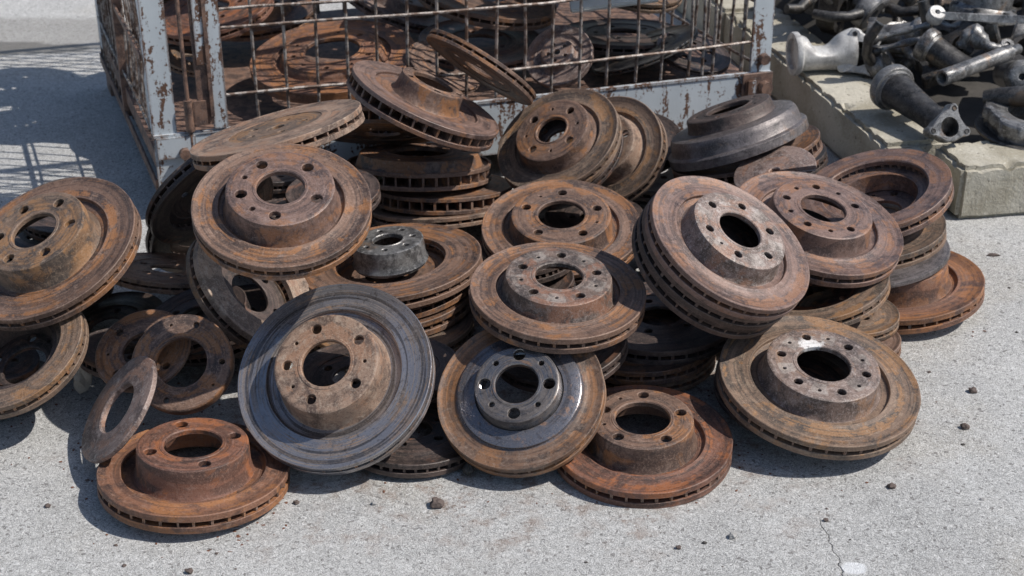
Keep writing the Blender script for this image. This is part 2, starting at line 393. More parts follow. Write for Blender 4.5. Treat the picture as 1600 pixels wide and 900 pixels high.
def disc(L, spec):
    """a brake disc: L = baked pose, spec = look"""
    R, T, hh = L['R'], L['T'], max(L['hh'], 0)
    rh = L['rhf']*R
    w_ = Vector(L['w']).normalized(); x_ = (RT-w_*RT.dot(w_)).normalized(); y_ = w_.cross(x_)
    M = Matrix((x_, y_, w_)).transposed().to_4x4(); M.translation = Vector(L['o'])
    label = spec['label']
    root = empty(spec.get('name', 'brake_disc'), M, label, spec.get('cat', 'brake disc'), spec.get('group', 'rusty brake discs heaped up and stacked'))
    rm = RU[spec.get('m', 'brown')]; hm = RU[spec.get('h', spec.get('m', 'brown'))]
    style = spec.get('style', 'vent'); rnd = random.Random(sum(map(ord, L['n']))*7)
    nb = spec.get('nb', 5); phase = radians(spec.get('ph', rnd.uniform(0, 90)))
    small = spec.get('small', 1)
    sd_ = rnd.uniform(0, 50)
    if style == 'plate':                       # single thin annular plate
        ri = spec.get('bore', .45)*R; bm = bmesh.new(); z0 = -T
        if spec.get('holes'):
            K = 10; n = len(spec['holes'])
            hole_face(bm, ri+.002, R-.003, 0, -T, [h*R for h in spec['holes']], spec.get('rc', .72)*R, K, phase)
            S = K*n
            def rr(rz, bmx=bm): 
                a = lathe(bmx, rz, S, False)
            bm2 = bmesh.new()
            for prof in ([(R-.003, 0), (R-.001, -.0008), (R, -.002), (R, -T+.002), (R-.003, -T)], [(ri+.002, 0), (ri, -.0015), (ri, -T+.001), (ri+.002, -T)]):
                rings = []
                for (r, z) in prof: rings.append([bm.verts.new((r*cos(phase-pi/n+2*pi*i/S), r*sin(phase-pi/n+2*pi*i/S), z)) for i in range(S)])
                for A, B in zip(rings, rings[1:]):
                    for i in range(S): bm.faces.new((A[i], A[(i+1) % S], B[(i+1) % S], B[i]))
            bm2.free(); bmesh.ops.remove_doubles(bm, verts=bm.verts[:], dist=.00012)
        else:
            lathe(bm, [(ri, -.0015), (ri+.0015, 0), (R-.0025, 0), (R-.0005, -.001), (R, -.0025), (R, -T+.002), (R-.0025, -T), (ri+.001, -T), (ri, -T+.001)], 96, True, .0005, sd_)
        if spec.get('keep'):                   # broken: only a wedge of the plate is left
            a0, a1 = [radians(q) for q in spec['keep']]
            dele = [v for v in bm.verts if not (0 <= (math.atan2(v.co.y, v.co.x)-a0+.12*mnoise.noise(v.co*60)) % (2*pi) <= a1-a0)]
            bmesh.ops.delete(bm, geom=dele, context='VERTS')
            eb = [e for e in bm.edges if len(e.link_faces) == 1]
            bmesh.ops.holes_fill(bm, edges=eb, sides=0)
        link('plate', bm, rm, root); return root
    if style == 'hub':                         # cup of a disc whose ring is gone
        rb = spec.get('bore', .55)*R; nh = spec['holes']; n = len(nh); K = 10; S = K*n
        hm_ = hm; bm = bmesh.new()
        hole_face(bm, rb+.003, R-.003, 0, -.008, [h*R for h in nh], spec.get('rc', .78)*R, K, phase)
        for prof in ([(R-.003, 0), (R-.0008, -.0012), (R, -.003), (R, -T), (R-.007, -T), (R-.007, -.008), (R-.0075, -.008)], [(rb+.003, 0), (rb+.001, -.0002), (rb, -.0015), (rb, -.007), (rb+.003, -.008)]):
            rings = []
            for (r, z) in prof: rings.append([bm.verts.new((r*cos(phase-pi/n+2*pi*i/S), r*sin(phase-pi/n+2*pi*i/S), z)) for i in range(S)])
            for A, B in zip(rings, rings[1:]):
                for i in range(S): bm.faces.new((A[i], A[(i+1) % S], B[(i+1) % S], B[i]))
        bmesh.ops.remove_doubles(bm, verts=bm.verts[:], dist=.00012)
        link('hub_hat', bm, hm_, root); return root
    # --- friction ring: two plates, groove near the hat, worn track with a lip
    tp = T*spec.get('tp', .36); rg = rh+.0015
    rin = spec.get('well', 0)*R if spec.get('well') else rg
    lip = spec.get('lip', .0009)
    rbase = rh*spec.get('flare', 1.018); rmo = max(spec.get('face_in', .695)*R, rh*1.13)
    bm = bmesh.new()
    g = .0016 if hh > 0 else 0; moat = spec.get('moat', .008) if hh > 0 and not spec.get('well') and not spec.get('step') and not spec.get('dome') else 0
    if spec.get('well'):
        prof = [(rin, -tp+.001), (rin, -.003), (rin+.0015, -.0005), (rin+.006, 0), (rin+.008, -lip)]
    else:
        prof = [(rin-.002, -tp*.9), (rin-.002, -g), (rin+.0035, -g), (rin+.0055, -.0002), (rin+.008, -.0001), (rin+.0095, -lip)]
        if moat: prof = [(rbase-.002, -tp), (rbase-.002, -tp*.74), (rmo-.002, -tp*.72), (rmo-.0004, -tp*.6), (rmo, -.0008), (rmo+.0008, 0), (rmo+.003, 0), (rmo+.0045, -lip)]
    if spec.get('step'):
        q = spec['step']
        prof = [(rin-.002, -tp*.9), (rin-.002, .001), (rin, .0065), ((q-.02)*R, .006), (q*R, .0045), ((q+.006)*R, .0003), ((q+.05)*R, 0), ((q+.06)*R, -lip)]
    dome = spec.get('dome')
    if dome:
        prof = [(rin-.002, -.012), (rin-.002, .001), (rin+.004, 0), (R*.83, -.001), (R*.875, -.0025), (R*.90, -.007), (R*.915, -.013), (R*.93, -.028), (R*.94, -.030), (R*.985, -.0315), (R, -.034)]
    else:
        prof += [(R-.0042, -lip), (R-.0030, 0), (R-.0009, 0), (R, -.0009)]
    if style == 'solid' or dome: prof += [(R, -T+.001), (R-.001, -T), (rh+.004, -T), (rh+.004, -tp)]
    else: prof += [(R, -tp+.0006), (R-.0006, -tp), ((rbase if moat else rin)-.0015, -tp)]
    lathe(bm, prof, 120, True, .0004, sd_)
    link('friction_ring', bm, rm, root)
    rbk = min(max(rmo if moat else 0, spec.get('back', (spec['well']+.01) if spec.get('well') else 0)*R, rh+.006 if hh > 0 else rh), R*.8)
    if style == 'vent' and not dome:
        bm = bmesh.new(); z1 = -T+tp
        lathe(bm, [(rbk, z1), (R-.0006, z1), (R, z1-.0006), (R, -T+.0009), (R-.0009, -T), (R-.004, -T+.0004), (rbk+.002, -T+.0004), (rbk, -T+.002)], 120, True, .0004, sd_+9)
        link('back_plate', bm, RU[spec.get('bp', spec.get('m', 'brown'))], root)
        bm = bmesh.new(); nv = spec.get('nv', 38)
        sk = spec.get('skew', .10)
        for i in range(nv):
            a = 2*pi*(i+.15*rnd.random())/nv; th = .0024+.0022*rnd.random()
            # radial web with finite thickness, buried .5 mm in both plates
            ro = R-.0012-.0012*rnd.random(); ri_ = rbk+.001
            q = []
            for (rr, aa) in ((ri_, a-sk), ((ri_+ro)/2, a-sk*.35), (ro, a)):
                c0 = Vector((cos(aa), sin(aa), 0)); t0 = Vector((-sin(aa), cos(aa), 0))
                q.append([bm.verts.new(c0*rr+t0*s*th/2+Vector((0, 0, z))) for (s, z) in ((-1, z1-.0005), (1, z1-.0005), (1, -tp+.0005), (-1, -tp+.0005))])
            for A, B in zip(q, q[1:]):
                for j in range(4): bm.faces.new((A[j], A[(j+1) % 4], B[(j+1) % 4], B[j]))
            bm.faces.new(q[0][::-1]); bm.faces.new(q[-1])
        link('cooling_vanes', bm, RU['brown' if spec.get('m') != 'dark' else 'dark'], root, smooth=False)
    if hh <= 0 and not spec.get('open'):
        bo = spec.get('bore', .27)*R; K = 9; n = 10; ph_ = phase
        bm = bmesh.new(); zt = -g-.0012
        hole_face(bm, bo+.001, rin+.001, zt, zt-.006, [.0065, 0]*5, (bo+rin)/2, K, ph_)
        rings = []
        for (r, z) in ((bo+.001, zt), (bo, zt-.001), (bo, zt-.005), (bo+.001, zt-.006)): rings.append([bm.verts.new((r*cos(ph_-pi/n+2*pi*i/(K*n)), r*sin(ph_-pi/n+2*pi*i/(K*n)), z)) for i in range(K*n)])
        for A, B in zip(rings, rings[1:]):
            for i in range(K*n): bm.faces.new((A[i], A[(i+1) % (K*n)], B[(i+1) % (K*n)], B[i]))
        bmesh.ops.remove_doubles(bm, verts=bm.verts[:], dist=.00012)
        link('hub_web', bm, hm, root)
    if hh > 0:
        # --- hat with centre bore and bolt holes
        bo = spec.get('bore', .27)*R*1.0; hr = spec.get('hr', .0068); rc = spec.get('rc', None)
        top = hh; rt_ = rh*.97; th = .0075
        fi = bo*1.16; fo = rt_-.004
        rcc = (rc*R) if rc else (fi+fo)/2*1.0
        nsec = nb*2; K = max(4, int(100/nsec))
        hs = []
        for i in range(nb):
            hs.append(hr)
            if small == 2: hs.append(.0028)
            elif small == 1: hs.append(.0026 if rnd.random() < .5 else 0)
            elif small == 3: hs.append(.0040 if rnd.random() < .7 else 0)
            else: hs.append(0)
        bm = bmesh.new(); S = K*nsec; pa = phase-pi/nsec
        hole_face(bm, fi, fo, top, top-th, hs, rcc, K, phase)
        def rev(prof, wob=0):
            rings = []
            for (r, z) in prof:
                ring = []
                for i in range(S):
                    a = pa+2*pi*i/S; ring.append(bm.verts.new((r*cos(a), r*sin(a), z)))
                rings.append(ring)
            for A, B in zip(rings, rings[1:]):
                for i in range(S): bm.faces.new((A[i], A[(i+1) % S], B[(i+1) % S], B[i]))
        zb_ = -tp*.8
        if moat:
            rev([(fo, top), (rt_-.0018, top-.0003), (rt_-.0004, top-.0012), (rt_, top-.0030), (rt_+(rbase-rt_)*.35, top*.5), (rbase-.0015, .0045), (rbase-.0004, .001), (rbase+.0008, -tp*.35), (rbase+.0028, -tp*.70), (rbase+.0032, -tp*.76), (rbase-.001, -tp*.80), (rbase-.001, -tp*.99), (rbase-.008, -tp*.99), (rt_-.0065, top*.35), (rt_-.0085, top-th-.003), (fo, top-th)])
        else:
            rev([(fo, top), (rt_-.0018, top-.0003), (rt_-.0004, top-.0012), (rt_, top-.0028), (rh*.985, top*.45), (rh*.992, .006), (rh+.0015, .0015), (rh+.0026, -.0012), (rh, -.0018), (rh-.001, zb_), (rh-.008, zb_), (rh-.008, top*.3), (rt_-.0085, top-th-.003), (fo, top-th)])
        rev([(fi, top), (fi-.0008, top+.0009), (bo+.0014, top+.0009), (bo, top-.0006), (bo, top-th+.0008), (bo+.0015, top-th), (fi, top-th)])
        bmesh.ops.remove_doubles(bm, verts=bm.verts[:], dist=.00012)
        link('hub_hat', bm, hm, root)
    return root

POSES = [  # name, centre of the front face, axis, radius, thickness, hat height, hat fraction (metres)
 ('K', (0.645, 2.3051, 0.0412), (-0.1127, 0.0004, 0.9936), 0.143, 0.026, 0.035, 0.6),
 ('AK', (-0.1418, 1.8661, 0.0253), (0.0271, 0.0388, 0.9989), 0.1025, 0.022, 0.0, 0.6),
 ('AL3', (0.2104, 2.0988, 0.0238), (-0.0406, -0.0114, 0.9991), 0.1082, 0.02, 0.0, 0.6),
 ('N1', (0.5344, 2.1196, 0.0295), (-0.0907, 0.0458, 0.9948), 0.0766, 0.02, 0.0, 0.5),
 ('S2', (0.4769, 2.7977, 0.0562), (-0.2206, 0.1059, 0.9696), 0.1381, 0.024, 0.0, 0.6),
 ('S', (0.4308, 2.655, 0.1375), (-0.2648, 0.1312, 0.9553), 0.14, 0.028, 0.0, 0.6),
 ('R', (0.4036, 2.6562, 0.1926), (-0.322, 0.205, 0.9243), 0.1318, 0.05, 0.024, 0.62),
 ('W3', (-0.1305, 2.6087, 0.0466), (-0.0567, 0.2098, 0.9761), 0.1329, 0.02, 0.0, 0.6),
 ('W2', (-0.1283, 2.6285, 0.0767), (-0.0052, 0.2007, 0.9796), 0.1295, 0.03, 0.0, 0.6),
 ('W1', (-0.1718, 2.6405, 0.1179), (0.0151, 0.2169, 0.9761), 0.1339, 0.032, 0.018, 0.85),
 ('V', (-0.2375, 2.6294, 0.1754), (0.0052, -0.5076, -0.8616), 0.1205, 0.03, 0.0, 0.6),
 ('U', (-0.061, 2.6891, 0.2749), (-0.526, -0.4242, -0.7371), 0.1138, 0.018, 0.0, 0.6),
 ('T', (-0.1505, 2.5731, 0.2674), (0.414, 0.0863, 0.9062), 0.1403, 0.032, 0.03, 0.43),
 ('Q', (0.1799, 2.6476, 0.1405), (-0.4455, -0.6342, 0.6319), 0.1041, 0.03, 0.03, 0.6),
 ('P2', (0.0933, 2.6103, 0.1554), (-0.3936, -0.4386, 0.8079), 0.1097, 0.02, 0.018, 0.6),
 ('P', (0.0809, 2.6034, 0.1779), (-0.4006, -0.4013, 0.8237), 0.1179, 0.024, 0.025, 0.62),
 ('AJ', (-0.1936, 2.1792, 0.0318), (-0.0316, 0.0542, 0.998), 0.1318, 0.024, 0.0, 0.6),
 ('AI', (-0.2027, 2.2323, 0.0567), (-0.0606, 0.032, 0.9977), 0.1379, 0.026, 0.0, 0.6),
 ('AM', (-0.0615, 2.4477, 0.0186), (0.0039, -0.1, 0.995), 0.0515, 0.015, 0.0, 0.6),
 ('AH', (-0.2031, 2.2501, 0.0829), (-0.0924, 0.0266, 0.9954), 0.1423, 0.025, 0.0, 0.6),
 ('AG', (-0.1982, 2.2524, 0.105), (-0.0939, 0.0294, 0.9951), 0.1492, 0.024, 0.035, 0.4),
 ('X3', (-0.5239, 2.4113, 0.1176), (-0.6327, 0.6302, 0.4501), 0.1228, 0.022, 0.0, 0.6),
 ('X2', (-0.5011, 2.3234, 0.2051), (-0.6175, 0.5717, 0.5402), 0.1174, 0.022, 0.0, 0.6),
 ('X', (-0.3601, 2.1927, 0.358), (-0.2438, 0.144, 0.9591), 0.1343, 0.024, 0.0, 0.55),
 ('Z', (-0.5595, 2.2391, 0.0965), (0.1217, 0.2216, 0.9675), 0.0998, 0.018, 0.0, 0.6),
 ('AB', (-0.6466, 2.1508, 0.0378), (-0.1544, -0.1034, 0.9826), 0.0967, 0.022, 0.0, 0.6),
 ('AA', (-0.7151, 1.9331, 0.1045), (0.2083, 0.3994, -0.8928), 0.11, 0.026, 0.03, 0.6),
 ('AC', (-0.5356, 1.9416, 0.1119), (-0.1192, -0.4592, 0.8803), 0.0704, 0.009, 0.0, 0.9),
 ('Y', (-0.4059, 2.0951, 0.1198), (-0.6949, 0.1517, -0.7029), 0.1152, 0.029, 0.0, 0.6),
 ('AD', (-0.4696, 1.8946, 0.1164), (-0.0341, -0.6918, 0.7213), 0.0727, 0.018, 0.0, 0.9),
 ('D2', (-0.3174, 1.9386, 0.3438), (0.0462, -0.3404, 0.9392), 0.1234, 0.026, 0.029, 0.62),
 ('L', (-0.6923, 2.0563, 0.2225), (-0.248, -0.3481, 0.904), 0.1423, 0.026, 0.034, 0.57),
 ('O2', (0.0816, 2.4637, 0.0439), (-0.0462, -0.1071, 0.9932), 0.1269, 0.02, 0.0, 0.6),
 ('O', (0.0833, 2.3612, 0.1159), (-0.0203, -0.2112, 0.9772), 0.1352, 0.022, 0.023, 0.64),
 ('AL2', (0.1987, 2.089, 0.0487), (-0.035, 0.0381, 0.9987), 0.1152, 0.022, 0.0, 0.6),
 ('AL1', (0.23, 2.1193, 0.073), (-0.0424, 0.0125, 0.999), 0.12, 0.024, 0.0, 0.6),
 ('J2', (0.6048, 2.3379, 0.0791), (-0.1473, 0.0225, 0.9888), 0.1296, 0.01, 0.0, 0.6),
 ('J1', (0.6035, 2.3866, 0.1042), (-0.1343, 0.0034, 0.9909), 0.1334, 0.026, 0.0, 0.6),
 ('I', (0.6247, 2.4107, 0.1381), (0.2857, 0.0982, -0.9533), 0.1286, 0.027, 0.03, 0.6),
 ('M', (0.5383, 2.1716, 0.0522), (-0.0193, 0.0121, 0.9997), 0.0798, 0.018, 0.0, 0.5),
 ('Lr', (0.4752, 2.1835, 0.0791), (0.1927, 0.0299, -0.9808), 0.1262, 0.022, 0.01, 0.6),
 ('H2', (0.4579, 2.4809, 0.1659), (-0.2996, -0.1941, 0.9341), 0.0726, 0.009, 0.0, 0.6),
 ('H', (0.4886, 2.2298, 0.1841), (0.1702, -0.1907, 0.9668), 0.1387, 0.026, 0.025, 0.6),
 ('E', (0.4433, 1.9123, 0.0808), (0.0989, -0.1699, 0.9805), 0.1456, 0.026, 0.026, 0.58),
 ('G3', (0.301, 2.0437, 0.2065), (0.4275, -0.3261, 0.8431), 0.1278, 0.025, 0.0, 0.6),
 ('G2', (0.3097, 2.0321, 0.2278), (0.408, -0.3118, 0.8581), 0.1295, 0.025, 0.0, 0.6),
 ('G', (0.3199, 2.02, 0.248), (0.4038, -0.2919, 0.867), 0.1302, 0.025, 0.024, 0.59),
 ('A', (-0.4332, 1.754, 0.0343), (0.0373, 0.0592, 0.9975), 0.129, 0.027, 0.035, 0.6),
 ('D', (0.1824, 1.8264, 0.0355), (-0.016, -0.0769, 0.9969), 0.1267, 0.027, 0.032, 0.58),
 ('C', (0.0107, 1.8408, 0.099), (-0.1732, -0.5081, 0.8437), 0.1186, 0.026, 0.026, 0.52),
 ('AE', (-0.5469, 1.8174, 0.0883), (-0.6933, -0.2566, 0.6734), 0.0814, 0.009, 0.0, 0.5),
 ('B', (-0.2474, 1.8421, 0.128), (-0.1765, -0.5904, 0.7876), 0.1392, 0.026, 0.038, 0.545),
 ('F', (0.0667, 1.9816, 0.1903), (0.0417, -0.1132, 0.9927), 0.1279, 0.026, 0.021, 0.62),
 ('P00', (0.3075, 2.1409, 0.124), (0.0104, 0.3585, 0.9335), 0.0792, 0.022, 0.0, 0.6),
 ('P01', (-0.7473, 2.229, 0.064), (0.0605, -0.0313, 0.9977), 0.0643, 0.022, 0.0, 0.6),
 ('P02', (-0.3614, 2.2889, 0.128), (0.1455, -0.0118, 0.9893), 0.0779, 0.022, 0.0, 0.6),
 ('P03', (0.2073, 2.7179, 0.032), (0.0581, -0.0681, 0.996), 0.0974, 0.022, 0.0, 0.6),
 ('P04', (-0.5826, 2.0255, 0.068), (0.1254, 0.0672, 0.9898), 0.0709, 0.022, 0.0, 0.6),
 ('P05', (0.4619, 2.2551, 0.136), (-0.0466, -0.1009, 0.9938), 0.0878, 0.022, 0.0, 0.6),
 ('P06', (0.0045, 2.1113, 0.028), (-0.0624, 0.0251, 0.9977), 0.062, 0.022, 0.0, 0.6),
 ('P07', (0.4567, 1.9921, 0.028), (-0.0326, -0.0983, 0.9946), 0.0734, 0.022, 0.0, 0.6),
 ('P08', (-0.1595, 1.9853, 0.064), (0.0979, 0.0004, 0.9952), 0.0878, 0.022, 0.0, 0.6),
 ('P09', (-0.7635, 1.9864, 0.028), (-0.0976, 0.023, 0.995), 0.076, 0.022, 0.0, 0.6),
 ('P10', (-0.4094, 2.158, 0.032), (0.0358, 0.0968, 0.9947), 0.0813, 0.022, 0.0, 0.6),
 ('P11', (-0.6863, 2.227, 0.136), (-0.0222, 0.0525, 0.9984), 0.0738, 0.022, 0.0, 0.6),
 ('P12', (-0.7599, 2.212, 0.096), (0.0798, 0.0995, 0.9918), 0.1157, 0.022, 0.0, 0.6),
 ('P13', (0.4189, 1.9471, 0.052), (0.056, -0.1308, 0.9898), 0.1204, 0.022, 0.0, 0.6),
 ('P14', (-0.7289, 2.2434, 0.164), (0.0395, -0.0208, 0.999), 0.1063, 0.022, 0.0, 0.6),
 ('P15', (-0.4569, 2.1397, 0.056), (-0.2539, -0.0266, 0.9669), 0.1048, 0.022, 0.0, 0.6),
 ('P16', (0.485, 2.5095, 0.032), (-0.0483, -0.0696, 0.9964), 0.0956, 0.022, 0.0, 0.6),
 ('P17', (0.2691, 2.7441, 0.064), (-0.0119, -0.0163, 0.9998), 0.1152, 0.022, 0.0, 0.6),
 ('P18', (-0.3609, 2.5242, 0.028), (-0.078, -0.0937, 0.9925), 0.0652, 0.022, 0.0, 0.6),
 ('P19', (0.425, 2.3944, 0.056), (0.092, 0.0359, 0.9951), 0.0902, 0.022, 0.0, 0.6),
 ('P20', (0.4367, 2.2497, 0.156), (-0.0444, -0.0734, 0.9963), 0.0884, 0.022, 0.0, 0.6),
 ('P21', (-0.7121, 2.2686, 0.196), (0.0219, -0.1591, 0.987), 0.0834, 0.022, 0.0, 0.6),
 ('P22', (0.3302, 2.3922, 0.084), (0.0218, 0.0174, 0.9996), 0.1145, 0.022, 0.0, 0.6),
 ('P23', (-0.789, 2.2892, 0.036), (0.0549, -0.1396, 0.9887), 0.0881, 0.022, 0.0, 0.6),
 ('P24', (-0.3587, 2.3214, 0.16), (-0.0176, 0.1351, 0.9907), 0.0867, 0.022, 0.0, 0.6),
 ('P25', (-0.3815, 2.4314, 0.056), (0.157, -0.0406, 0.9868), 0.0801, 0.022, 0.0, 0.6),
 ('P26', (-0.7738, 2.0012, 0.064), (0.1895, -0.0061, 0.9819), 0.0642, 0.022, 0.0, 0.6),
 ('P27', (0.0985, 2.076, 0.092), (-0.0262, -0.0517, 0.9983), 0.0763, 0.022, 0.0, 0.6),
 ('P28', (0.3895, 2.1458, 0.028), (-0.0023, -0.0766, 0.9971), 0.0611, 0.022, 0.0, 0.6),
 ('P29', (0.1443, 2.4804, 0.084), (-0.0547, 0.0406, 0.9977), 0.0874, 0.022, 0.0, 0.6),
 ('P30', (0.3534, 2.3608, 0.028), (0.0372, 0.032, 0.9988), 0.0986, 0.022, 0.0, 0.6),
 ('P31', (-0.2954, 2.3278, 0.196), (-0.0449, -0.0918, 0.9948), 0.0777, 0.022, 0.0, 0.6),
 ('P32', (0.0363, 2.2827, 0.056), (0.0188, 0.0214, 0.9996), 0.0826, 0.022, 0.0, 0.6),
 ('P33', (-0.484, 2.0669, 0.104), (-0.2371, -0.0713, 0.9689), 0.0826, 0.022, 0.0, 0.6),
 ('P34', (0.0139, 2.1586, 0.108), (-0.1649, 0.0239, 0.986), 0.0844, 0.022, 0.0, 0.6),
 ('P35', (-0.3722, 2.5939, 0.064), (-0.1085, 0.1892, 0.9759), 0.084, 0.022, 0.0, 0.6),
 ('P36', (0.4054, 2.4018, 0.112), (0.0302, 0.069, 0.9972), 0.0793, 0.022, 0.0, 0.6),
 ('P37', (-0.2315, 1.9027, 0.092), (-0.0889, -0.0534, 0.9946), 0.0925, 0.022, 0.0, 0.6),
 ('P38', (0.2304, 2.7703, 0.108), (-0.1288, -0.2557, 0.9581), 0.097, 0.022, 0.0, 0.6),
 ('P39', (0.0689, 1.9715, 0.108), (-0.136, -0.1002, 0.9856), 0.0996, 0.022, 0.0, 0.6),
 ('P40', (0.018, 2.3438, 0.084), (-0.0371, -0.118, 0.9923), 0.0702, 0.022, 0.0, 0.6),
 ('P41', (-0.3723, 2.5364, 0.1), (-0.0288, -0.0116, 0.9995), 0.0651, 0.022, 0.0, 0.6),
 ('P42', (0.0239, 2.1878, 0.136), (-0.1738, 0.1552, 0.9725), 0.0711, 0.022, 0.0, 0.6),
 ('P43', (-0.432, 2.5764, 0.124), (0.0375, 0.0824, 0.9959), 0.0619, 0.022, 0.0, 0.6),
 ('CA', (-0.3554, 2.9239, 0.2287), (-0.0609, -0.135, 0.989), 0.165, 0.022, 0.012, 0.62),
 ('CC', (-0.0647, 3.1217, 0.1967), (0.043, -0.0567, 0.9975), 0.1322, 0.022, 0.0, 0.5),
 ('CD', (0.094, 2.9677, 0.2142), (-0.2973, -0.6114, 0.7333), 0.0696, 0.014, 0.012, 0.5),
 ('CF', (0.2735, 3.0625, 0.1987), (-0.3615, 0.0807, 0.9289), 0.115, 0.01, 0.0, 0.6),
 ('CG', (-0.2507, 3.3572, 0.2161), (0.3617, -0.0132, 0.9322), 0.1361, 0.022, 0.02, 0.6),
 ('CE', (-0.0518, 3.1996, 0.2707), (0.1766, -0.0029, 0.9843), 0.15, 0.026, 0.0, 0.6),
 ('CI', (0.2392, 3.1869, 0.194), (0.0041, 0.0911, 0.9958), 0.1361, 0.022, 0.0, 0.6),
 ('CJ', (-0.1309, 2.8931, 0.2194), (0.3913, -0.2035, 0.8975), 0.0778, 0.012, 0.0, 0.6),
 ('CK', (0.3757, 3.05, 0.1959), (0.194, -0.2057, 0.9592), 0.0787, 0.012, 0.0, 0.6),
 ('CL', (-0.6522, 3.0024, 0.1972), (0.2609, -0.0519, 0.964), 0.0652, 0.014, 0.0, 0.6),
 ('CM', (-0.567, 3.2722, 0.221), (-0.0447, -0.0801, 0.9958), 0.14, 0.022, 0.02, 0.6),
 ('F00', (0.0714, 3.3991, 0.296), (-0.0436, -0.0035, 0.999), 0.1289, 0.022, 0.03, 0.6),
 ('F01', (0.1333, 3.5614, 0.338), (-0.0349, 0.1156, 0.9927), 0.1221, 0.022, 0.0, 0.6),
 ('F02', (-0.655, 3.1144, 0.26), (0.1989, -0.0776, 0.9769), 0.1019, 0.022, 0.0, 0.6),
 ('F03', (0.1142, 3.5545, 0.398), (-0.2477, -0.2016, 0.9476), 0.1024, 0.022, 0.03, 0.6),
 ('F04', (-0.0179, 3.4687, 0.446), (0.063, 0.2499, 0.9662), 0.1002, 0.022, 0.0, 0.6),
 ('F05', (0.2473, 3.271, 0.296), (0.2397, -0.1586, 0.9578), 0.1333, 0.022, 0.0, 0.6),
 ('F06', (0.2376, 3.2315, 0.38), (-0.3199, 0.2197, 0.9216), 0.11, 0.022, 0.03, 0.6),
 ('F07', (-0.7194, 3.2275, 0.344), (0.0218, -0.3897, 0.9207), 0.1292, 0.022, 0.0, 0.6),
 ('F08', (0.0426, 3.276, 0.476), (0.1037, -0.0971, 0.9899), 0.1248, 0.022, 0.03, 0.6),
 ('F09', (-0.596, 3.3104, 0.416), (-0.0522, 0.0017, 0.9986), 0.1182, 0.022, 0.0, 0.6),
 ('F10', (0.0011, 3.511, 0.512), (0.0337, -0.2703, 0.9622), 0.1195, 0.022, 0.03, 0.6),
 ('F11', (-0.2033, 3.4262, 0.506), (-0.3194, -0.0018, 0.9476), 0.1235, 0.022, 0.03, 0.6),
 ('F12', (0.2481, 3.2477, 0.482), (0.0152, -0.1776, 0.984), 0.1135, 0.022, 0.03, 0.6),
 ('F13', (-0.4718, 3.2394, 0.482), (-0.1497, 0.3172, 0.9365), 0.1258, 0.022, 0.0, 0.6),
 ('F14', (-0.5705, 3.28, 0.5), (0.1242, 0.1985, 0.9722), 0.1167, 0.022, 0.03, 0.6),
 ('F15', (-0.0607, 3.2486, 0.542), (0.1893, -0.0929, 0.9775), 0.1191, 0.022, 0.0, 0.6),
 ('F16', (-0.0954, 3.4696, 0.596), (-0.0824, 0.2754, 0.9578), 0.108, 0.022, 0.03, 0.6),
 ('F17', (-0.4776, 3.3167, 0.56), (-0.0883, 0.1034, 0.9907), 0.1328, 0.022, 0.0, 0.6),
 ('F18', (-0.0057, 3.4989, 0.626), (0.3232, 0.2916, 0.9003), 0.1097, 0.022, 0.03, 0.6),
 ('F19', (-0.5064, 3.2778, 0.614), (-0.2894, -0.2007, 0.9359), 0.1027, 0.022, 0.0, 0.6),
 ('F20', (-0.6407, 3.3117, 0.662), (0.1769, -0.0482, 0.9831), 0.1285, 0.022, 0.03, 0.6),
 ('F21', (0.1424, 3.3053, 0.56), (-0.1078, 0.0308, 0.9937), 0.107, 0.022, 0.0, 0.6),
 ('F22', (-0.1924, 3.4488, 0.662), (-0.2817, -0.0946, 0.9548), 0.106, 0.022, 0.0, 0.6),
 ('F23', (-0.6023, 3.0076, 0.302), (-0.1657, -0.1613, 0.9729), 0.1215, 0.022, 0.0, 0.6),
 ('F24', (0.1245, 3.05, 0.41), (-0.0636, 0.1197, 0.9908), 0.1107, 0.022, 0.03, 0.6),
 ('F25', (-0.3132, 3.4041, 0.668), (-0.1305, 0.0703, 0.989), 0.1141, 0.022, 0.0, 0.6),
 ('F26', (-0.5157, 3.0706, 0.524), (-0.2875, -0.1817, 0.9404), 0.1016, 0.022, 0.0, 0.6),
 ('F27', (-0.2997, 3.1724, 0.548), (-0.0874, -0.0263, 0.9958), 0.1003, 0.022, 0.03, 0.6),
 ('F28', (0.1413, 3.5699, 0.626), (0.2894, 0.0346, 0.9566), 0.1057, 0.022, 0.03, 0.6),
 ('F29', (-0.2767, 3.4319, 0.698), (-0.0269, 0.0786, 0.9965), 0.1046, 0.022, 0.0, 0.6),
 ('F30', (0.1388, 3.5648, 0.668), (0.1357, -0.0589, 0.989), 0.1183, 0.022, 0.0, 0.6),
 ('F31', (-0.2188, 3.3348, 0.596), (-0.2136, 0.4467, 0.8688), 0.108, 0.022, 0.03, 0.6),
 ('F32', (0.1302, 3.3248, 0.584), (-0.0687, 0.0394, 0.9969), 0.1151, 0.022, 0.0, 0.6),
 ('F33', (-0.0827, 3.0205, 0.44), (0.1043, -0.1936, 0.9755), 0.1132, 0.022, 0.0, 0.6),
 ('F34', (-0.7553, 3.2779, 0.578), (0.2645, -0.2437, 0.9331), 0.1091, 0.022, 0.0, 0.6),
 ('F35', (0.0077, 3.5276, 0.71), (-0.0079, 0.0663, 0.9978), 0.1034, 0.022, 0.0, 0.6),
 ('F36', (-0.6819, 3.0633, 0.518), (-0.0901, -0.1062, 0.9903), 0.1075, 0.022, 0.0, 0.6),
 ('F37', (-0.6038, 3.0758, 0.554), (-0.0355, -0.0183, 0.9992), 0.1126, 0.022, 0.0, 0.6),
]

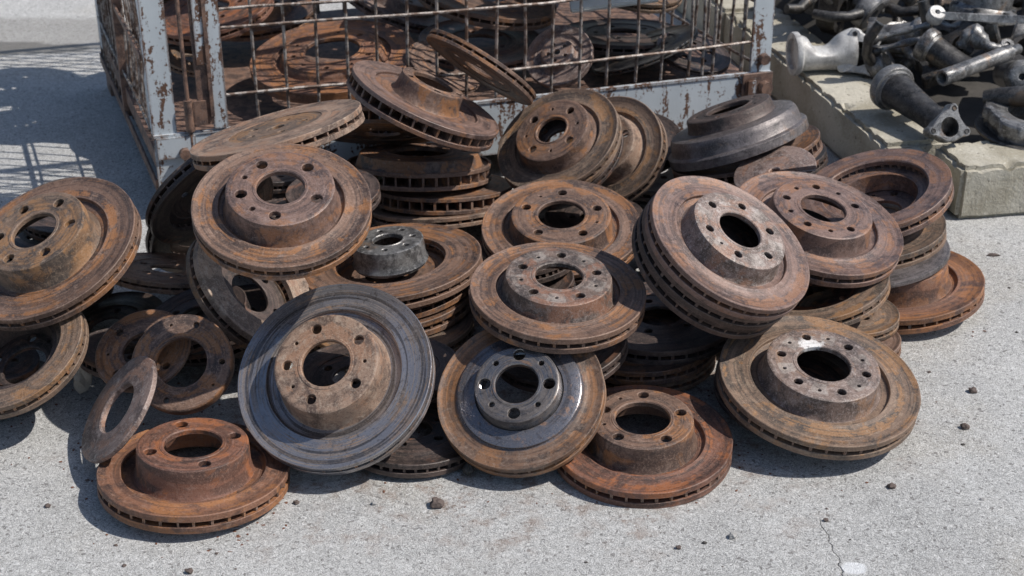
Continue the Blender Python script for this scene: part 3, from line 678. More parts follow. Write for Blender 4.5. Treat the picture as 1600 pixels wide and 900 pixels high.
# ---------------------------------------------------------------- ground
bm = bmesh.new()
bmesh.ops.create_grid(bm, x_segments=40, y_segments=40, size=60)
tag(link('ground', bm, GROUND, smooth=False), kind='structure')

# ---------------------------------------------------------------- concrete kerb blocks
KD = Vector((-.221, .975, 0)).normalized(); KR = Vector((.975, .221, 0)).normalized()
KC = Vector((.745, 2.615, 0))
def kerb_block(label, o, d, n, L, W, H, seed, rough=.0016, chip=0.0):
    """block from o along d (length L), width W along n"""
    bm = bmesh.new(); box(bm, 0, L, 0, W, 0, H)
    bmesh.ops.bevel(bm, geom=[e for e in bm.edges], offset=.009, segments=2, affect='EDGES')
    bmesh.ops.subdivide_edges(bm, edges=bm.edges[:], cuts=2, use_grid_fill=True)
    long = [e for e in bm.edges if e.calc_length() > .03]
    for _ in range(6):
        long = [e for e in bm.edges if e.calc_length() > .016]
        if not long: break
        bmesh.ops.subdivide_edges(bm, edges=long, cuts=1, use_grid_fill=True)
    for v in bm.verts:
        q = Vector((v.co.x*30+seed, v.co.y*30, v.co.z*30))
        v.co += Vector((mnoise.noise(q), mnoise.noise(q+Vector((9, 0, 0))), mnoise.noise(q+Vector((0, 9, 0)))))*rough
        if chip and v.co.z > H-.012:
            c = mnoise.noise(Vector((v.co.x*38+seed, v.co.y*38, 3)))+.5*mnoise.noise(Vector((v.co.x*110+seed, v.co.y*110, 3)))
            e_ = min(v.co.y, W-v.co.y, v.co.x, L-v.co.x)
            if c > .12 and (e_ < .022 or chip > .04): v.co.z -= chip*(c-.12)
    bmesh.ops.triangulate(bm, faces=bm.faces[:])
    M = Matrix((d, n, Vector((0, 0, 1)))).transposed().to_4x4(); M.translation = o+Vector((0, 0, .0))
    ob = link('kerb_block', bm, KERB, smooth=True, ang=50); ob.matrix_world = M
    return tag(ob, label, 'kerb block', 'concrete kerb blocks round the scrap castings')
FD = Vector((.984, .178, 0)).normalized(); FN = Vector((-.178, .984, 0)).normalized()
kerb_block('long concrete kerb block running back from the corner between crate and castings', KC+KD*.135, KD, KR, .895, .145, .108, 3, .0016, .025)
kerb_block('far concrete kerb block beside the right post of the mesh crate', KC+KD*1.045, KD, KR, .95, .145, .106, 8)
kerb_block('crumbling chipped corner kerb block behind the stacked discs', KC+FD*.0, FD, FN, .068, .13, .104, 12, .004, .05)
kerb_block('clean pale concrete kerb block at the right edge below the castings', KC+FD*.092, FD, FN, .9, .13, .108, 17, .0018, .02)

# ---------------------------------------------------------------- mesh crate
CG = Vector((-.6578, 2.6338, 0)); CX = Vector((.9554, .2953, 0)); CY = Vector((-.355, .935, 0)).normalized()
CW, CDp, CH = 1.24, .80, .97
def CP(u, v, z): return CG+CX*u+CY*v+Vector((0, 0, z))
Mc = Matrix.Translation(CG)
crate = empty('mesh_crate', Mc, 'large rusty wire mesh pallet crate with peeling blue grey paint holding discs', 'crate')
Mi = Mc.inverted()
def cbox(bm, u0, u1, v0, v1, z0, z1):
    v = [bm.verts.new(CP(u, q, z)-CG) for z in (z0, z1) for q in (v0, v1) for u in (u0, u1)]
    for f in ((0,2,3,1), (4,5,7,6), (0,1,5,4), (2,6,7,3), (0,4,6,2), (1,3,7,5)): bm.faces.new([v[i] for i in f])
def ctube(bm, pts, r, seg=7): tube(bm, [CP(*p)-CG for p in pts], r, seg)
# corner posts: L angles, 4 mm plate
for (u, v, su, sv) in ((0, 0, 1, 1), (CW, 0, -1, 1), (0, CDp, 1, -1), (CW, CDp, -1, -1)):
    bm = bmesh.new(); wd = .044
    x0, x1 = sorted((u, u+su*wd)); y0, y1 = sorted((v, v+sv*.005))
    cbox(bm, x0, x1, y0, y1, .168 if sv > 0 else .10, CH)
    x0, x1 = sorted((u+su*.0003, u+su*.005)); y0, y1 = sorted((v+sv*.0055, v+sv*wd))
    cbox(bm, x0, x1, y0, y1, .168 if sv > 0 else .10, CH)
    link('corner_post', bm, PAINT, crate, smooth=False)
    bm = bmesh.new()
    x0, x1 = sorted((u+su*.004, u+su*.07)); y0, y1 = sorted((v+sv*.004, v+sv*.07))
    cbox(bm, x0, x1, y0, y1, 0.0, .055); link('foot', bm, FRAME, crate, smooth=False)
# base: front plate, side rails, floor
bm = bmesh.new(); cbox(bm, .0, CW, -.004, 0.0-.0005, .058, .166)
cbox(bm, .0, CW, -.006, .004, .1665, .1715)
link('front_plate', bm, PAINT, crate, smooth=False)
bm = bmesh.new(); cbox(bm, -.004, 0, .001, CDp, .060, .082); link('side_rail', bm, FRAME, crate, smooth=False)
bm = bmesh.new(); cbox(bm, CW, CW+.004, .001, CDp, .052, .12); link('side_rail', bm, FRAME, crate, smooth=False)
bm = bmesh.new(); cbox(bm, 0, CW, CDp, CDp+.004, .052, .12); link('back_rail', bm, FRAME, crate, smooth=False)
bm = bmesh.new(); cbox(bm, .002, CW-.002, .002, CDp-.002, .10, .135); link('floor_plate', bm, FRAME, crate, smooth=False)
# corner gussets
bm = bmesh.new(); cbox(bm, 1.175, 1.242, -.011, -.007, .118, .172); bmesh.ops.bevel(bm, geom=bm.edges[:], offset=.0015, segments=1, affect='EDGES'); g = link('corner_bracket', bm, FRAME, crate, smooth=False)
bm = bmesh.new(); cbox(bm, 1.180, 1.205, -.020, -.0115, .125, .163); bmesh.ops.bevel(bm, geom=bm.edges[:], offset=.004, segments=2, affect='EDGES'); link('bracket_pad', bm, PAINT, g)
bm = bmesh.new(); tube(bm, [CP(1.222, -.0112, .142)-CG, CP(1.222, -.028, .142)-CG], .013, 14); link('bolt', bm, FRAME, g)
bm = bmesh.new(); cbox(bm, .004, .075, -.009, -.0045, .125, .166); g = link('corner_bracket', bm, PAINT, crate, smooth=False)
bm = bmesh.new(); tube(bm, [CP(.052, -.009, .135)-CG, CP(.052, -.022, .135)-CG], .010, 12); link('bolt', bm, FRAME, g)
bm = bmesh.new(); tube(bm, [CP(1.222, -.001, .20)-CG, CP(1.222, -.014, .198)-CG], .011, 12); link('bolt', bm, FRAME, crate)
# wire mesh panels
rnd = random.Random(4)
def bow(u, z): return .004*sin(u*7)+.003*sin(z*23+u*5)
def mesh_panel(kind, u0, u1, us, zs, zb, zt, r=.0033):
    bm = bmesh.new()
    def pt(s, z, off=0):
        d = bow(s, z)+off
        if kind == 'front': return (s, .008+d, z)
        if kind == 'back': return (s, CDp-.008+d, z)
        if kind == 'left': return (.007+d, s, z)
        return (CW-.007+d, s, z)
    for s in us:
        dx = rnd.uniform(-.003, .003)
        ctube(bm, [pt(s+dx+rnd.uniform(-.0015, .0015), zb+(zt-zb)*i/8) for i in range(9)], r, 6)
    for z in zs:
        ctube(bm, [pt(u0+(u1-u0)*i/14, z+rnd.uniform(-.001, .001)-.006*sin(pi*i/14), -.0054) for i in range(15)], r, 6)
    return link('wire_mesh', bm, WIRE, crate)
fz = [.234, .361, .396, .488, .615, .742, .869, .955]
mesh_panel('front', .14, 1.215, [.140+.0577*i for i in range(19)]+[1.08+.012], fz, .1718, CH-.012)
lz = [.14, .175, .235, .29, .35, .41, .47, .53, .60, .67, .74, .81, .88, .95]
lz2 = [.175, .30, .425, .55, .675, .80, .93]
mesh_panel('left', .02, CDp-.02, [.035+.0405*i for i in range(19)], lz2, .075, CH-.012, .0027)
mesh_panel('right', .02, CDp-.02, [.05+.055*i for i in range(14)], lz2, .12, CH-.012)
mesh_panel('back', .02, CW-.02, [.05+.057*i for i in range(21)], lz2, .12, CH-.012)
# left side: mid flat bars over the mesh
for z in (.30, .55, .80):
    bm = bmesh.new(); cbox(bm, -.003, .0005, .045, CDp-.045, z, z+.012); link('side_strap', bm, FRAME, crate, smooth=False)
bm = bmesh.new(); cbox(bm, -.005, .012, .395, .415, .07, CH-.01); link('middle_stay', bm, FRAME, crate, smooth=False)
for nm, a in (('top_rail', (0, CW, -.003, .012)), ('top_rail', (0, CW, CDp-.012, CDp+.003)), ('top_rail', (-.003, .012, .0125, CDp-.0125)), ('top_rail', (CW-.012, CW+.003, .0125, CDp-.0125))):
    bm = bmesh.new(); cbox(bm, a[0], a[1], a[2], a[3], CH, CH+.02); link(nm, bm, FRAME, crate, smooth=False)
# drop gate post, hinge and rod
bm = bmesh.new(); cbox(bm, .112, .137, -.008, .004, .175, CH-.005); link('gate_post', bm, PAINT, crate, smooth=False)
bm = bmesh.new(); cbox(bm, .086, .110, -.006, .006, .185, CH-.005); cbox(bm, .107, .1135, -.012, .002, .20, CH-.02); link('gate_angle', bm, FRAME, crate, smooth=False)
bm = bmesh.new(); cbox(bm, .090, .108, -.0095, -.0065, .30, CH-.02); link('gate_paint_strip', bm, PAINT, crate, smooth=False)
bm = bmesh.new(); ctube(bm, [(.068, -.006, .14), (.067, -.007, .3), (.066, -.005, .6), (.068, -.006, CH-.01)], .0038, 8); link('hinge_rod', bm, FRAME, crate)
bm = bmesh.new(); ctube(bm, [(.068, -.006, .175), (.068, -.006, .235)], .0085, 10); cbox(bm, .0775, .1, -.0115, -.007, .185, .232); link('hinge', bm, FRAME, crate)

# ---------------------------------------------------------------- brake discs
LAYOUT = {d[0]: dict(n=d[0], o=d[1], w=d[2], R=d[3], T=d[4], hh=d[5], rhf=d[6]) for d in POSES}
DISCS = dict(
 # front row
 A=dict(flare=1.015, face_in=.75, label='orange rusted four hole disc lying flat at the front left of the heap', m='orange', h='red', nb=4, ph=116, bore=.30, nv=36, small=0, hr=.0085),
 B=dict(label='big polished bluish steel disc with tan hub leaning at the front of the heap', m='steel', h='tan', nb=5, ph=35, bore=.245, small=1, hr=.0072, lip=.0005),
 C=dict(label='steep blue grey disc with shiny stepped hub and rusty orange outer edge', m='bluering', h='bluehat', nb=4, ph=85, bore=.255, small=3, step=.74, hr=.0085),
 D=dict(flare=1.02, label='flat red rusted disc with five holes, rightmost of the front three on the concrete', m='red', h='brown', nb=5, ph=85, bore=.30, hr=.0078, small=1),
 E=dict(label='large ochre brown disc with white splash by its bore lying apart at the front right', m='ochre', h='pale6', nb=6, ph=45, bore=.265, small=2, hr=.0068),
 F=dict(label='brown disc with orange rings and pale patches lying on top in the middle', m='brown', h='pale5', nb=5, ph=85, bore=.27, small=2, hr=.0070),
 G=dict(label='tilted purplish brown disc on top of a leaning stack right of centre', m='purple', h='pale20', nb=6, ph=20, bore=.26, small=1, hr=.0066),
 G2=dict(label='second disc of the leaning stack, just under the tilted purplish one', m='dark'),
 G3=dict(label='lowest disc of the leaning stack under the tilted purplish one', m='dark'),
 H=dict(label='brown disc with raised hub overlapping the tilted purplish disc at the upper right', m='purple', h='purple', nb=5, ph=20, bore=.265, small=3, hr=.0066),
 I=dict(label='upturned disc showing its open back and inner slots beside the kerb corner', m='purple', h='purple', nb=5, ph=20, bore=.3, back=.68, hr=.006),
 J1=dict(label='brown disc stacked directly below the upturned one by the kerb', m='ochre'),
 J2=dict(label='thin dull grey broken plate stacked between two discs by the kerb', m='grey', style='plate', bore=.5, name='disc_plate', cat='metal plate'),
 K=dict(label='orange rusted disc flat on the concrete, farthest right of the heap', m='orange', h='orange', nb=5, bore=.3),
 Lr=dict(label='upturned disc with yellow orange face tucked behind the large ochre disc', m='ochre', h='red', back=.66, bore=.3),
 M=dict(label='small dark ring shaped disc sticking out right of the upturned orange one', m='ochre'),
 N1=dict(label='lowest small disc on the concrete behind the large ochre disc', m='brown'),
 H2=dict(label='pale grey brown wedge of broken plate lying behind the upper right disc', m='palehat', style='plate', bore=.12, keep=(-15, 200), name='broken_plate', cat='metal plate'),
 D2=dict(label='large rusty brown disc with five holes on top at the upper left', m='brown', h='purple', nb=5, ph=52, bore=.265, small=3, hr=.0082),
 L=dict(label='big brown disc tilted at the left edge with orange patch on its rim', m='brown', h='ochre', nb=6, ph=60, bore=.24, small=0, hr=.0082),
 AA=dict(label='upturned ring shaped disc leaning at the left edge under the big tilted one', m='ochre', h='dark', back=.66, bore=.3),
 AB=dict(label='dark disc buried between the two discs at the left edge', m='dark'),
 AC=dict(label='brown bolt face of a broken disc with pale spot behind the thick ring', m='brown', style='plate', bore=.42, holes=[.085, 0, .085, .03, .085, 0, .085, 0], rc=.72, name='disc_hub', cat='disc hub'),
 AD=dict(label='thick brown ring with wide bore and pitted orange rust at the lower left', m='brown', h='brown', style='hub', bore=.50, holes=[.06, .03, 0, .06, .03, .06, 0, .03, .06, 0], rc=.80, name='disc_hub', cat='disc hub'),
 AE=dict(label='thin smooth grey brown ring plate standing on edge at the lower left', m='palehat', style='plate', bore=.46, name='ring_plate', cat='metal ring'),
 Y=dict(label='ring shaped upturned disc with whitened chipped edge slots left of centre', m='ochre', h='dark', bp='tanb', back=.60, bore=.3),
 Z=dict(label='thin yellowish brown disc seen edge on between the left and upper left discs', m='tan', tp=.4),
 X=dict(label='flat worn disc with dull oval centre leaning up towards the crate post', m='tan', h='ochre', bore=.1),
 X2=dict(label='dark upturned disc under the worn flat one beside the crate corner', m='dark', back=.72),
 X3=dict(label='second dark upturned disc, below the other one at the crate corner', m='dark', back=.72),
 P2=dict(label='filler disc stacked close behind the four hole ochre disc', m='dark'),  # added behind the bore so that it reads dark
 O2=dict(label='dark filler disc lying under the orange brown five hole disc', m='dark'),  # added to cover bright ground seen through the bore above
 O=dict(label='orange brown five hole disc behind the one on top in the middle', m='brown', h='brown', nb=5, ph=15, bore=.29, small=1, hr=.0078),
 P=dict(label='four hole ochre disc with raised hub leaning in front of the crate plate', m='ochre', h='brown', nb=4, ph=42, bore=.24, small=2, hr=.0076),
 Q=dict(tp=.26, label='ochre disc with black ring and slotted edge standing behind the four hole one', m='ochre', h='tan'),
 R=dict(label='smooth dark steel domed disc tilted on the stack at the upper right', m='grey', h='dark', dome=1, bore=.3, style='solid', hr=.004),
 S=dict(tp=.26, label='slotted brown disc tilted directly beneath the smooth dark domed one', m='brown'),
 S2=dict(label='lowest disc on the concrete under the smooth dark domed one', m='dark'),
 T=dict(tp=.26, flare=1.03, label='smooth brown disc with tall hub tilted down right near the crate mesh', m='purple', h='brown', lip=.0003),
 U=dict(label='slotted disc propped nearly edge on against the front of the crate', m='brown', nv=30),
 V=dict(tp=.24, label='slotted brown disc lying edge on under the tilted one with the tall hub', m='brown', nv=34),
 W1=dict(tp=.24, label='top disc of the edge on stack left of the four hole ochre disc', m='brown', h='brown', bore=.4, nv=34),
 W2=dict(tp=.24, label='middle slotted disc of the edge on stack in front of the crate', m='brown', nv=34),
 W3=dict(label='bottom yellowish disc of the edge on stack in front of the crate', m='tan', nv=34),
 AG=dict(label='disc with small grey many holed hub standing in a wide open well', m='brown', h='casting', nb=7, ph=10, bore=.16, well=.60, hr=.0052, small=0),
 AH=dict(label='first slotted disc under the one with the small grey hub', m='brown'),
 AI=dict(label='second slotted disc under the one with the small grey hub', m='brown'),
 AJ=dict(label='bottom disc of the stack under the one with the small grey hub', m='ochre'),
 AM=dict(label='small reddish rusty ring peeping out beside the stacked discs in the middle', m='red', name='rusty_ring', cat='metal ring', style='plate', bore=.3),
 AK=dict(label='dark disc flat on the concrete in the gap between the two steep front discs', m='dark'),
 AL1=dict(label='smooth brown disc top of the low stack right of the middle disc', m='dark'),
 AL2=dict(label='lower disc of the low stack right of the middle disc', m='brown'),
 AL3=dict(label='bottom pale edged disc flat on the concrete behind the flat red rusted one', m='tan'),
 # in the crate
 CA=dict(label='big bright orange rusted disc behind the mesh at the left of the crate', m='orange', h='orange', nb=5, bore=.33, style='solid', small=3, hr=.006),
 CB=dict(label='small brown disc low behind the mesh in the left corner of the crate', m='brown'),
 CC=dict(label='grey brown disc with shiny centre behind the mesh in the middle of the crate', m='purple'),
 CD=dict(label='round dented grey brown drum end facing out through the crate mesh', m='palehat', h='palehat', style='solid', bore=.1, small=0, hr=.004, cat='brake drum', name='drum_end'),
 CE=dict(label='thick brown disc at the top edge above the shiny centred one in the crate', m='brown'),
 CF=dict(label='smooth dark blue grey disc low behind the mesh at the right of the crate', m='grease', h='grease'),
 CG=dict(label='grey brown disc resting on the bright orange one inside the crate', m='palehat'),
 CH=dict(label='grey brown disc behind the bright orange one in the crate', m='palehat'),
 CI=dict(label='dark disc at the right of the crate under the white sheet', m='dark'),
 CJ=dict(label='small brown disc between the orange and grey brown ones in the crate', m='brown'),
 CK=dict(label='small dark disc near the right corner post inside the crate', m='dark'),
 CL=dict(label='small brown disc behind the gap between the two left posts of the crate', m='ochre'),
 CM=dict(label='brown disc near the top edge beside the gate post inside the crate', m='brown'),
)
GRP = 'rusty brake discs heaped on the concrete'
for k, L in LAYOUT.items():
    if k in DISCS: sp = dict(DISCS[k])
    elif k[0] == 'P':  # hidden filler discs, added so gaps and bores stay dark
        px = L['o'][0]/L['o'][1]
        sp = dict(label='dark filler disc hidden in the gaps under the %s of the heap' % ('left end' if px < -.2 else 'left half' if px < -.07 else 'middle' if px < .07 else 'right half'), m='dark', bore=.28)
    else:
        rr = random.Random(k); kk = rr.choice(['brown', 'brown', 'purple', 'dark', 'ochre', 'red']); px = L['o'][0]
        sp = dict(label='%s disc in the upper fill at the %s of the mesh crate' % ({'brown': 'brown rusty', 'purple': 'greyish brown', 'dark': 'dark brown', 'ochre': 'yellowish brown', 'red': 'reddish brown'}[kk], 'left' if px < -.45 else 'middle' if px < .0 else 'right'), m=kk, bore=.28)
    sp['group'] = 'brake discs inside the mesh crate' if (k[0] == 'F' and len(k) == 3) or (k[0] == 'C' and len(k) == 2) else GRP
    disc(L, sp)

# white chipped sheet inside the crate, at the top edge
def frame(p0, z_, x_=None):
    z_ = Vector(z_).normalized(); x_ = Vector(x_ if x_ is not None else (1, 0, 0)); x_ = (x_-z_*x_.dot(z_)).normalized(); y_ = z_.cross(x_)
    M = Matrix((x_, y_, z_)).transposed().to_4x4(); M.translation = Vector(p0); return M
bm = bmesh.new(); box(bm, -.09, .09, -.06, .06, -.012, .0)
bmesh.ops.bevel(bm, geom=bm.edges[:], offset=.003, segments=2, affect='EDGES')
o = link('white_sheet', bm, WHITEP); o.matrix_world = frame(at(955, -28, .33), (-.1, -.55, .8), (1, .1, 0))
tag(o, 'chipped white metal sheet lying on the discs inside the crate', 'metal sheet')

# ---------------------------------------------------------------- scrap castings behind the kerb
CASTG = 'grey scrap castings heaped behind the kerb'
bm = bmesh.new()                                  # oily ground hump the castings lie on
for j in range(25):
    pass
N = 26
vv = [[None]*N for _ in range(N)]
for i in range(N):
    for j in range(N):
        p = KC+KR*(.14+.08*i)+KD*(.125+.12*j)
        z = .055+.10*min(1, (j)/9)*min(1, (i+.5)/3)+.02*mnoise.noise(Vector((i*.6, j*.6, 0)))
        if i in (0,) : z = .03
        vv[i][j] = bm.verts.new((p.x, p.y, z))
for i in range(N-1):
    for j in range(N-1): bm.faces.new((vv[i][j], vv[i+1][j], vv[i+1][j+1], vv[i][j+1]))
tag(link('soil', bm, SOIL), kind='structure')

def lug_flange(bm, z0, z1, bore, body, lugs, hole, lugr, ext):
    """flange plate z0..z1 with bolt lugs: lugs = angles, ext = lug centre radius"""
    n = len(lugs); m = 96
    def outr(a):
        r = body
        for la in lugs:
            d = (a-la+pi) % (2*pi)-pi
            # circle of radius lugr about (ext, la)
            if abs(d) < pi/2:
                s = ext*sin(d)
                if abs(s) < lugr: r = max(r, ext*cos(d)+sqrt(lugr*lugr-s*s))
            r = max(r, body+(ext+lugr*.6-body)*math.exp(-(d/.42)**2)*.75)
        return r
    rings = []
    for (f, z) in ((0, z1), (0, z0), (1, z0), (1, z1-.002), (.93, z1)):
        ring = []
        for i in range(m):
            a = 2*pi*i/m
            r = bore if f == 0 else (outr(a) if f == 1 else outr(a)-.0025)
            ring.append(bm.verts.new((r*cos(a), r*sin(a), z)))
        rings.append(ring)
    for q in range(5):
        A, B = rings[q], rings[(q+1) % 5]
        for i in range(m): bm.faces.new((A[i], A[(i+1) % m], B[(i+1) % m], B[i]))

def dark_holes(M, pts, r, z, root, depth=.004):
    """blind bolt holes: raised rims round a dark cap standing in for their shade"""
    for (x, y) in pts:
        bm = bmesh.new(); S = 20
        lathe(bm, [(r*.78, z-.0005), (r, z+.0012), (r*1.12, z+.0006), (r*1.15, z-.001)], S, False)
        c = [bm.verts.new((r*.78*cos(2*pi*i/S), r*.78*sin(2*pi*i/S), z-.0002)) for i in range(S)]
        bm.faces.new(c)
        bmesh.ops.translate(bm, verts=bm.verts[:], vec=(x, y, 0))
        link('bolt_hole', bm, RU['grease'], root)

def lerp(a, b, t): return a+(b-a)*t

def horn(p_ring, p_flange, r_ring, r_tube, label, zf=None, group=CASTG, name='axle_stub', mat='casting', bend=.0, lug=True, body='grease'):
    """tapered cast horn from a thick ring flange to a three lug flange"""
    a = Vector(p_ring); b = Vector(p_flange); ax = (b-a); Ln = ax.length
    M = frame(b, zf if zf is not None else ax, (1, 0, .25)); root = empty(name, M, label, 'scrap casting', group)
    Mi = M.inverted()
    A = Mi @ a; zax = Vector((0, 0, 1))
    bm = bmesh.new(); pts = []; rad = []
    for i in range(15):
        t = i/14
        p = A.lerp(Vector((0, 0, -.006)), t)+zax*(-bend*sin(pi*t))
        pts.append(p); rad.append(lerp(r_ring*.80, r_tube, min(1, t*1.5)**.8)*(1+.10*max(0, t-.85)/.15))
    tube(bm, pts, rad, 40)
    for v in bm.verts: v.co += v.co.normalized()*.0012*mnoise.noise(v.co*90)
    link('horn_body', bm, RU[body], root)
    R3 = (Mi.to_3x3() @ ax.normalized())
    bm = bmesh.new()
    lathe(bm, [(r_ring*.72, -.016), (r_ring*.95, -.016), (r_ring, -.012), (r_ring, .001), (r_ring*.95, .005), (r_ring*.84, .006), (r_ring*.8, .012), (r_ring*.6, .012)], 56)
    bmesh.ops.transform(bm, matrix=frame(A, R3), verts=bm.verts[:])
    link('ring_flange', bm, RU[mat], root)
    if lug:
        bm = bmesh.new(); lugs = [radians(62), radians(-25), radians(180)]
        lug_flange(bm, -.012, .010, r_tube*.74, r_tube*1.12, lugs, .006, r_tube*.36, r_tube*1.42)
        f = link('lug_flange', bm, RU[mat], root)
        dark_holes(M, [(r_tube*1.42*cos(q), r_tube*1.42*sin(q)) for q in lugs], r_tube*.17, .0105, f)
        bm = bmesh.new(); lathe(bm, [(r_tube*.735, .004), (r_tube*.70, -.006), (r_tube*.68, -.05), (.0005, -.052)], 40, False)
        link('bore', bm, RU['grease'], root)
    return root

# the dark horn lying on the kerb corner
horn(at(1396, 138, .165), at(1480, 199, .148), .047, .026, 'dark tapered casting with a three lug flange lying on the kerb corner', (.28, -.84, .42), bend=.0)
horn(at(1452, 72, .20), at(1512, 112, .165), .036, .026, 'dark short casting with a bright ring flange behind the steel tube', lug=False)

# pale aluminium saddle piece at the left
p0 = at(1243, 84, .150); p1 = at(1330, 80, .150); ax = (p1-p0); Ln = ax.length
M = frame(p0, (0, 0, 1), ax); root = empty('saddle_casting', M, 'whitish aluminium saddle shaped casting lying on the left kerb block', 'scrap casting', CASTG)
bm = bmesh.new(); n = 28; S = 36; rg = []
for i in range(n+1):
    t = i/n; x = Ln*t; r = .038+.004*math.exp(-(t/.08)**2)+.012*math.exp(-((t-1)/.18)**2)
    ring = []
    for k in range(S):
        a = 2*pi*k/S; y = r*cos(a)*.9; z = r*sin(a)*1.0
        cut = .030*math.exp(-((t-.46)/.24)**4)
        if z > .0: z = z*(1-cut/.042)
        ring.append(bm.verts.new((x, y, z)))
    rg.append(ring)
for a, b in zip(rg, rg[1:]):
    for k in range(S): bm.faces.new((a[k], a[(k+1) % S], b[(k+1) % S], b[k]))
bm.faces.new(rg[0][::-1]); bm.faces.new(rg[-1])
for v in bm.verts: v.co += Vector((0, 0, 1))*.001*mnoise.noise(v.co*80)
link('saddle_body', bm, RU['alu'], root)
bm = bmesh.new(); lathe(bm, [(.034, -.008), (.045, -.008), (.047, -.004), (.047, .003), (.044, .006), (.034, .006)], 40)
bmesh.ops.transform(bm, matrix=Matrix.Rotation(pi/2, 4, 'Y'), verts=bm.verts[:]); link('end_flange', bm, RU['alu'], root)
pc = at(1342, 84, .152)
M = frame(pc, (-.30, -.90, .30), (1, 0, .1)); root = empty('yoke_casting', M, 'grey arched yoke casting with a dark round socket beside the whitish saddle piece', 'scrap casting', CASTG)
bm = bmesh.new(); lug_flange(bm, -.03, .016, .026, .040, [radians(95), radians(35), radians(-60), radians(215)], .005, .012, .043)
for v in bm.verts: v.co += v.co.normalized()*.0016*mnoise.noise(v.co*70)
f = link('yoke_arch', bm, RU['alu'], root)
bm = bmesh.new(); lathe(bm, [(.0262, .010), (.025, -.0), (.022, -.02), (.016, -.024), (.014, -.030), (.0005, -.031)], 40, False); link('socket', bm, RU['grease'], root)
dark_holes(M, [(.043*cos(radians(95)), .043*sin(radians(95))), (.043*cos(radians(-60)), .043*sin(radians(-60)))], .005, .0165, f)

# steel tube
p0 = at(1472, 122, .20); p1 = at(1576, 82, .215)
M = frame(p0, p1-p0); root = empty('steel_tube', M, 'shiny dark steel tube with open end lying across the castings', 'steel tube', CASTG)
Ln = (p1-p0).length
bm = bmesh.new(); lathe(bm, [(.0105, .03), (.0105, .001), (.0115, -.0005), (.0155, -.0005), (.0165, .001), (.0165, .028), (.0158, .030), (.0158, Ln*.82), (.0165, Ln*.84), (.0165, Ln), (.0150, Ln+.001), (.011, Ln+.001), (.0105, Ln*.5)], 40)
link('tube_body', bm, RU['casting'], root)
bm = bmesh.new(); lathe(bm, [(.0105, Ln-.01), (.0105, Ln+.03), (.009, Ln+.032), (.0005, Ln+.032)], 28, False); link('tube_spigot', bm, RU['casting'], root)

# bracket arm behind the tube
pts = [at(1500, 74, .20), at(1508, 58, .222), at(1520, 52, .228), at(1534, 66, .215), at(1550, 76, .205), at(1572, 74, .205)]
M = Matrix.Translation(pts[0]); root = empty('bracket_arm', M, 'bright curved bracket arm above the shiny steel tube', 'scrap casting', CASTG)
bm = bmesh.new()
fine_ = []
for i in range(len(pts)-1):
    for k in range(4): fine_.append(pts[i].lerp(pts[i+1], k/4)-pts[0])
fine_.append(pts[-1]-pts[0])
sm = [fine_[0]]+[(fine_[i-1]+fine_[i]*2+fine_[i+1])/4 for i in range(1, len(fine_)-1)]+[fine_[-1]]
tube(bm, sm, [.010+.012*math.exp(-((i-9)/4)**2)+.002*sin(i*1.7) for i in range(len(sm))], 18)
for v in bm.verts: v.co += v.co.normalized()*.002*mnoise.noise(v.co*60)
link('arm', bm, RU['casting'], root)
bm = bmesh.new(); lathe(bm, [(.006, -.012), (.013, -.012), (.014, -.010), (.014, .010), (.013, .012), (.006, .012)], 24)
bmesh.ops.transform(bm, matrix=frame(pts[-1]-pts[0], (0, -.5, .8)), verts=bm.verts[:]); link('eye', bm, RU['casting'], root)

# capped cylinder at the right edge
p0 = at(1597, 120, .175)
M = frame(p0, (-.10, -.93, .28)); root = empty('capped_housing', M, 'round capped housing with bright face cut by the right edge of the photo', 'scrap casting', CASTG)
bm = bmesh.new(); lathe(bm, [(.007, -.004), (.007, .0005), (.009, .0015), (.024, .001), (.027, -.001), (.028, -.003), (.032, -.006), (.034, -.010), (.034, -.018), (.031, -.022), (.030, -.14), (.0005, -.14)], 56, False)
link('housing', bm, RU['casting'], root)
bm = bmesh.new(); lathe(bm, [(.007, -.0035), (.0068, -.012), (.0005, -.0125)], 20, False); link('centre_hole', bm, RU['grease'], root)

# chunky flanged drum bracket with stepped rim
p0 = at(1612, 176, .150)
M = frame(p0, (.04, -.08, 1)); root = empty('rim_bracket', M, 'heavy dark stepped rim casting on the kerb at the right edge', 'scrap casting', CASTG)
bm = bmesh.new(); m = 72; rings = []
prof = [(.045, .0), (.075, .004), (.083, .002), (.086, -.002), (.086, -.020), (.082, -.022), (.080, -.040), (.050, -.040)]
for (r, z) in prof:
    ring = []
    for i in range(m):
        a = 2*pi*i/m; q = 1+.05*max(-1, min(1, 6*sin(5*a+.6))) if r > .07 else 1
        ring.append(bm.verts.new((r*q*cos(a), r*q*sin(a), z)))
    rings.append(ring)
for q in range(len(prof)):
    A, B = rings[q], rings[(q+1) % len(prof)]
    for i in range(m): bm.faces.new((A[i], A[(i+1) % m], B[(i+1) % m], B[i]))
link('rim', bm, RU['casting'], root)
bm = bmesh.new(); lathe(bm, [(.05, -.0405), (.098, -.034), (.101, -.036), (.101, -.0405), (.098, -.0435), (.05, -.046)], 64); link('base_flange', bm, RU['grease'], root)
bm = bmesh.new(); tube(bm, [(-.075, .06, .0), (-.05, .045, .012), (.0, .03, .02)], [.016, .018, .022], 16); link('web', bm, RU['grease'], root)

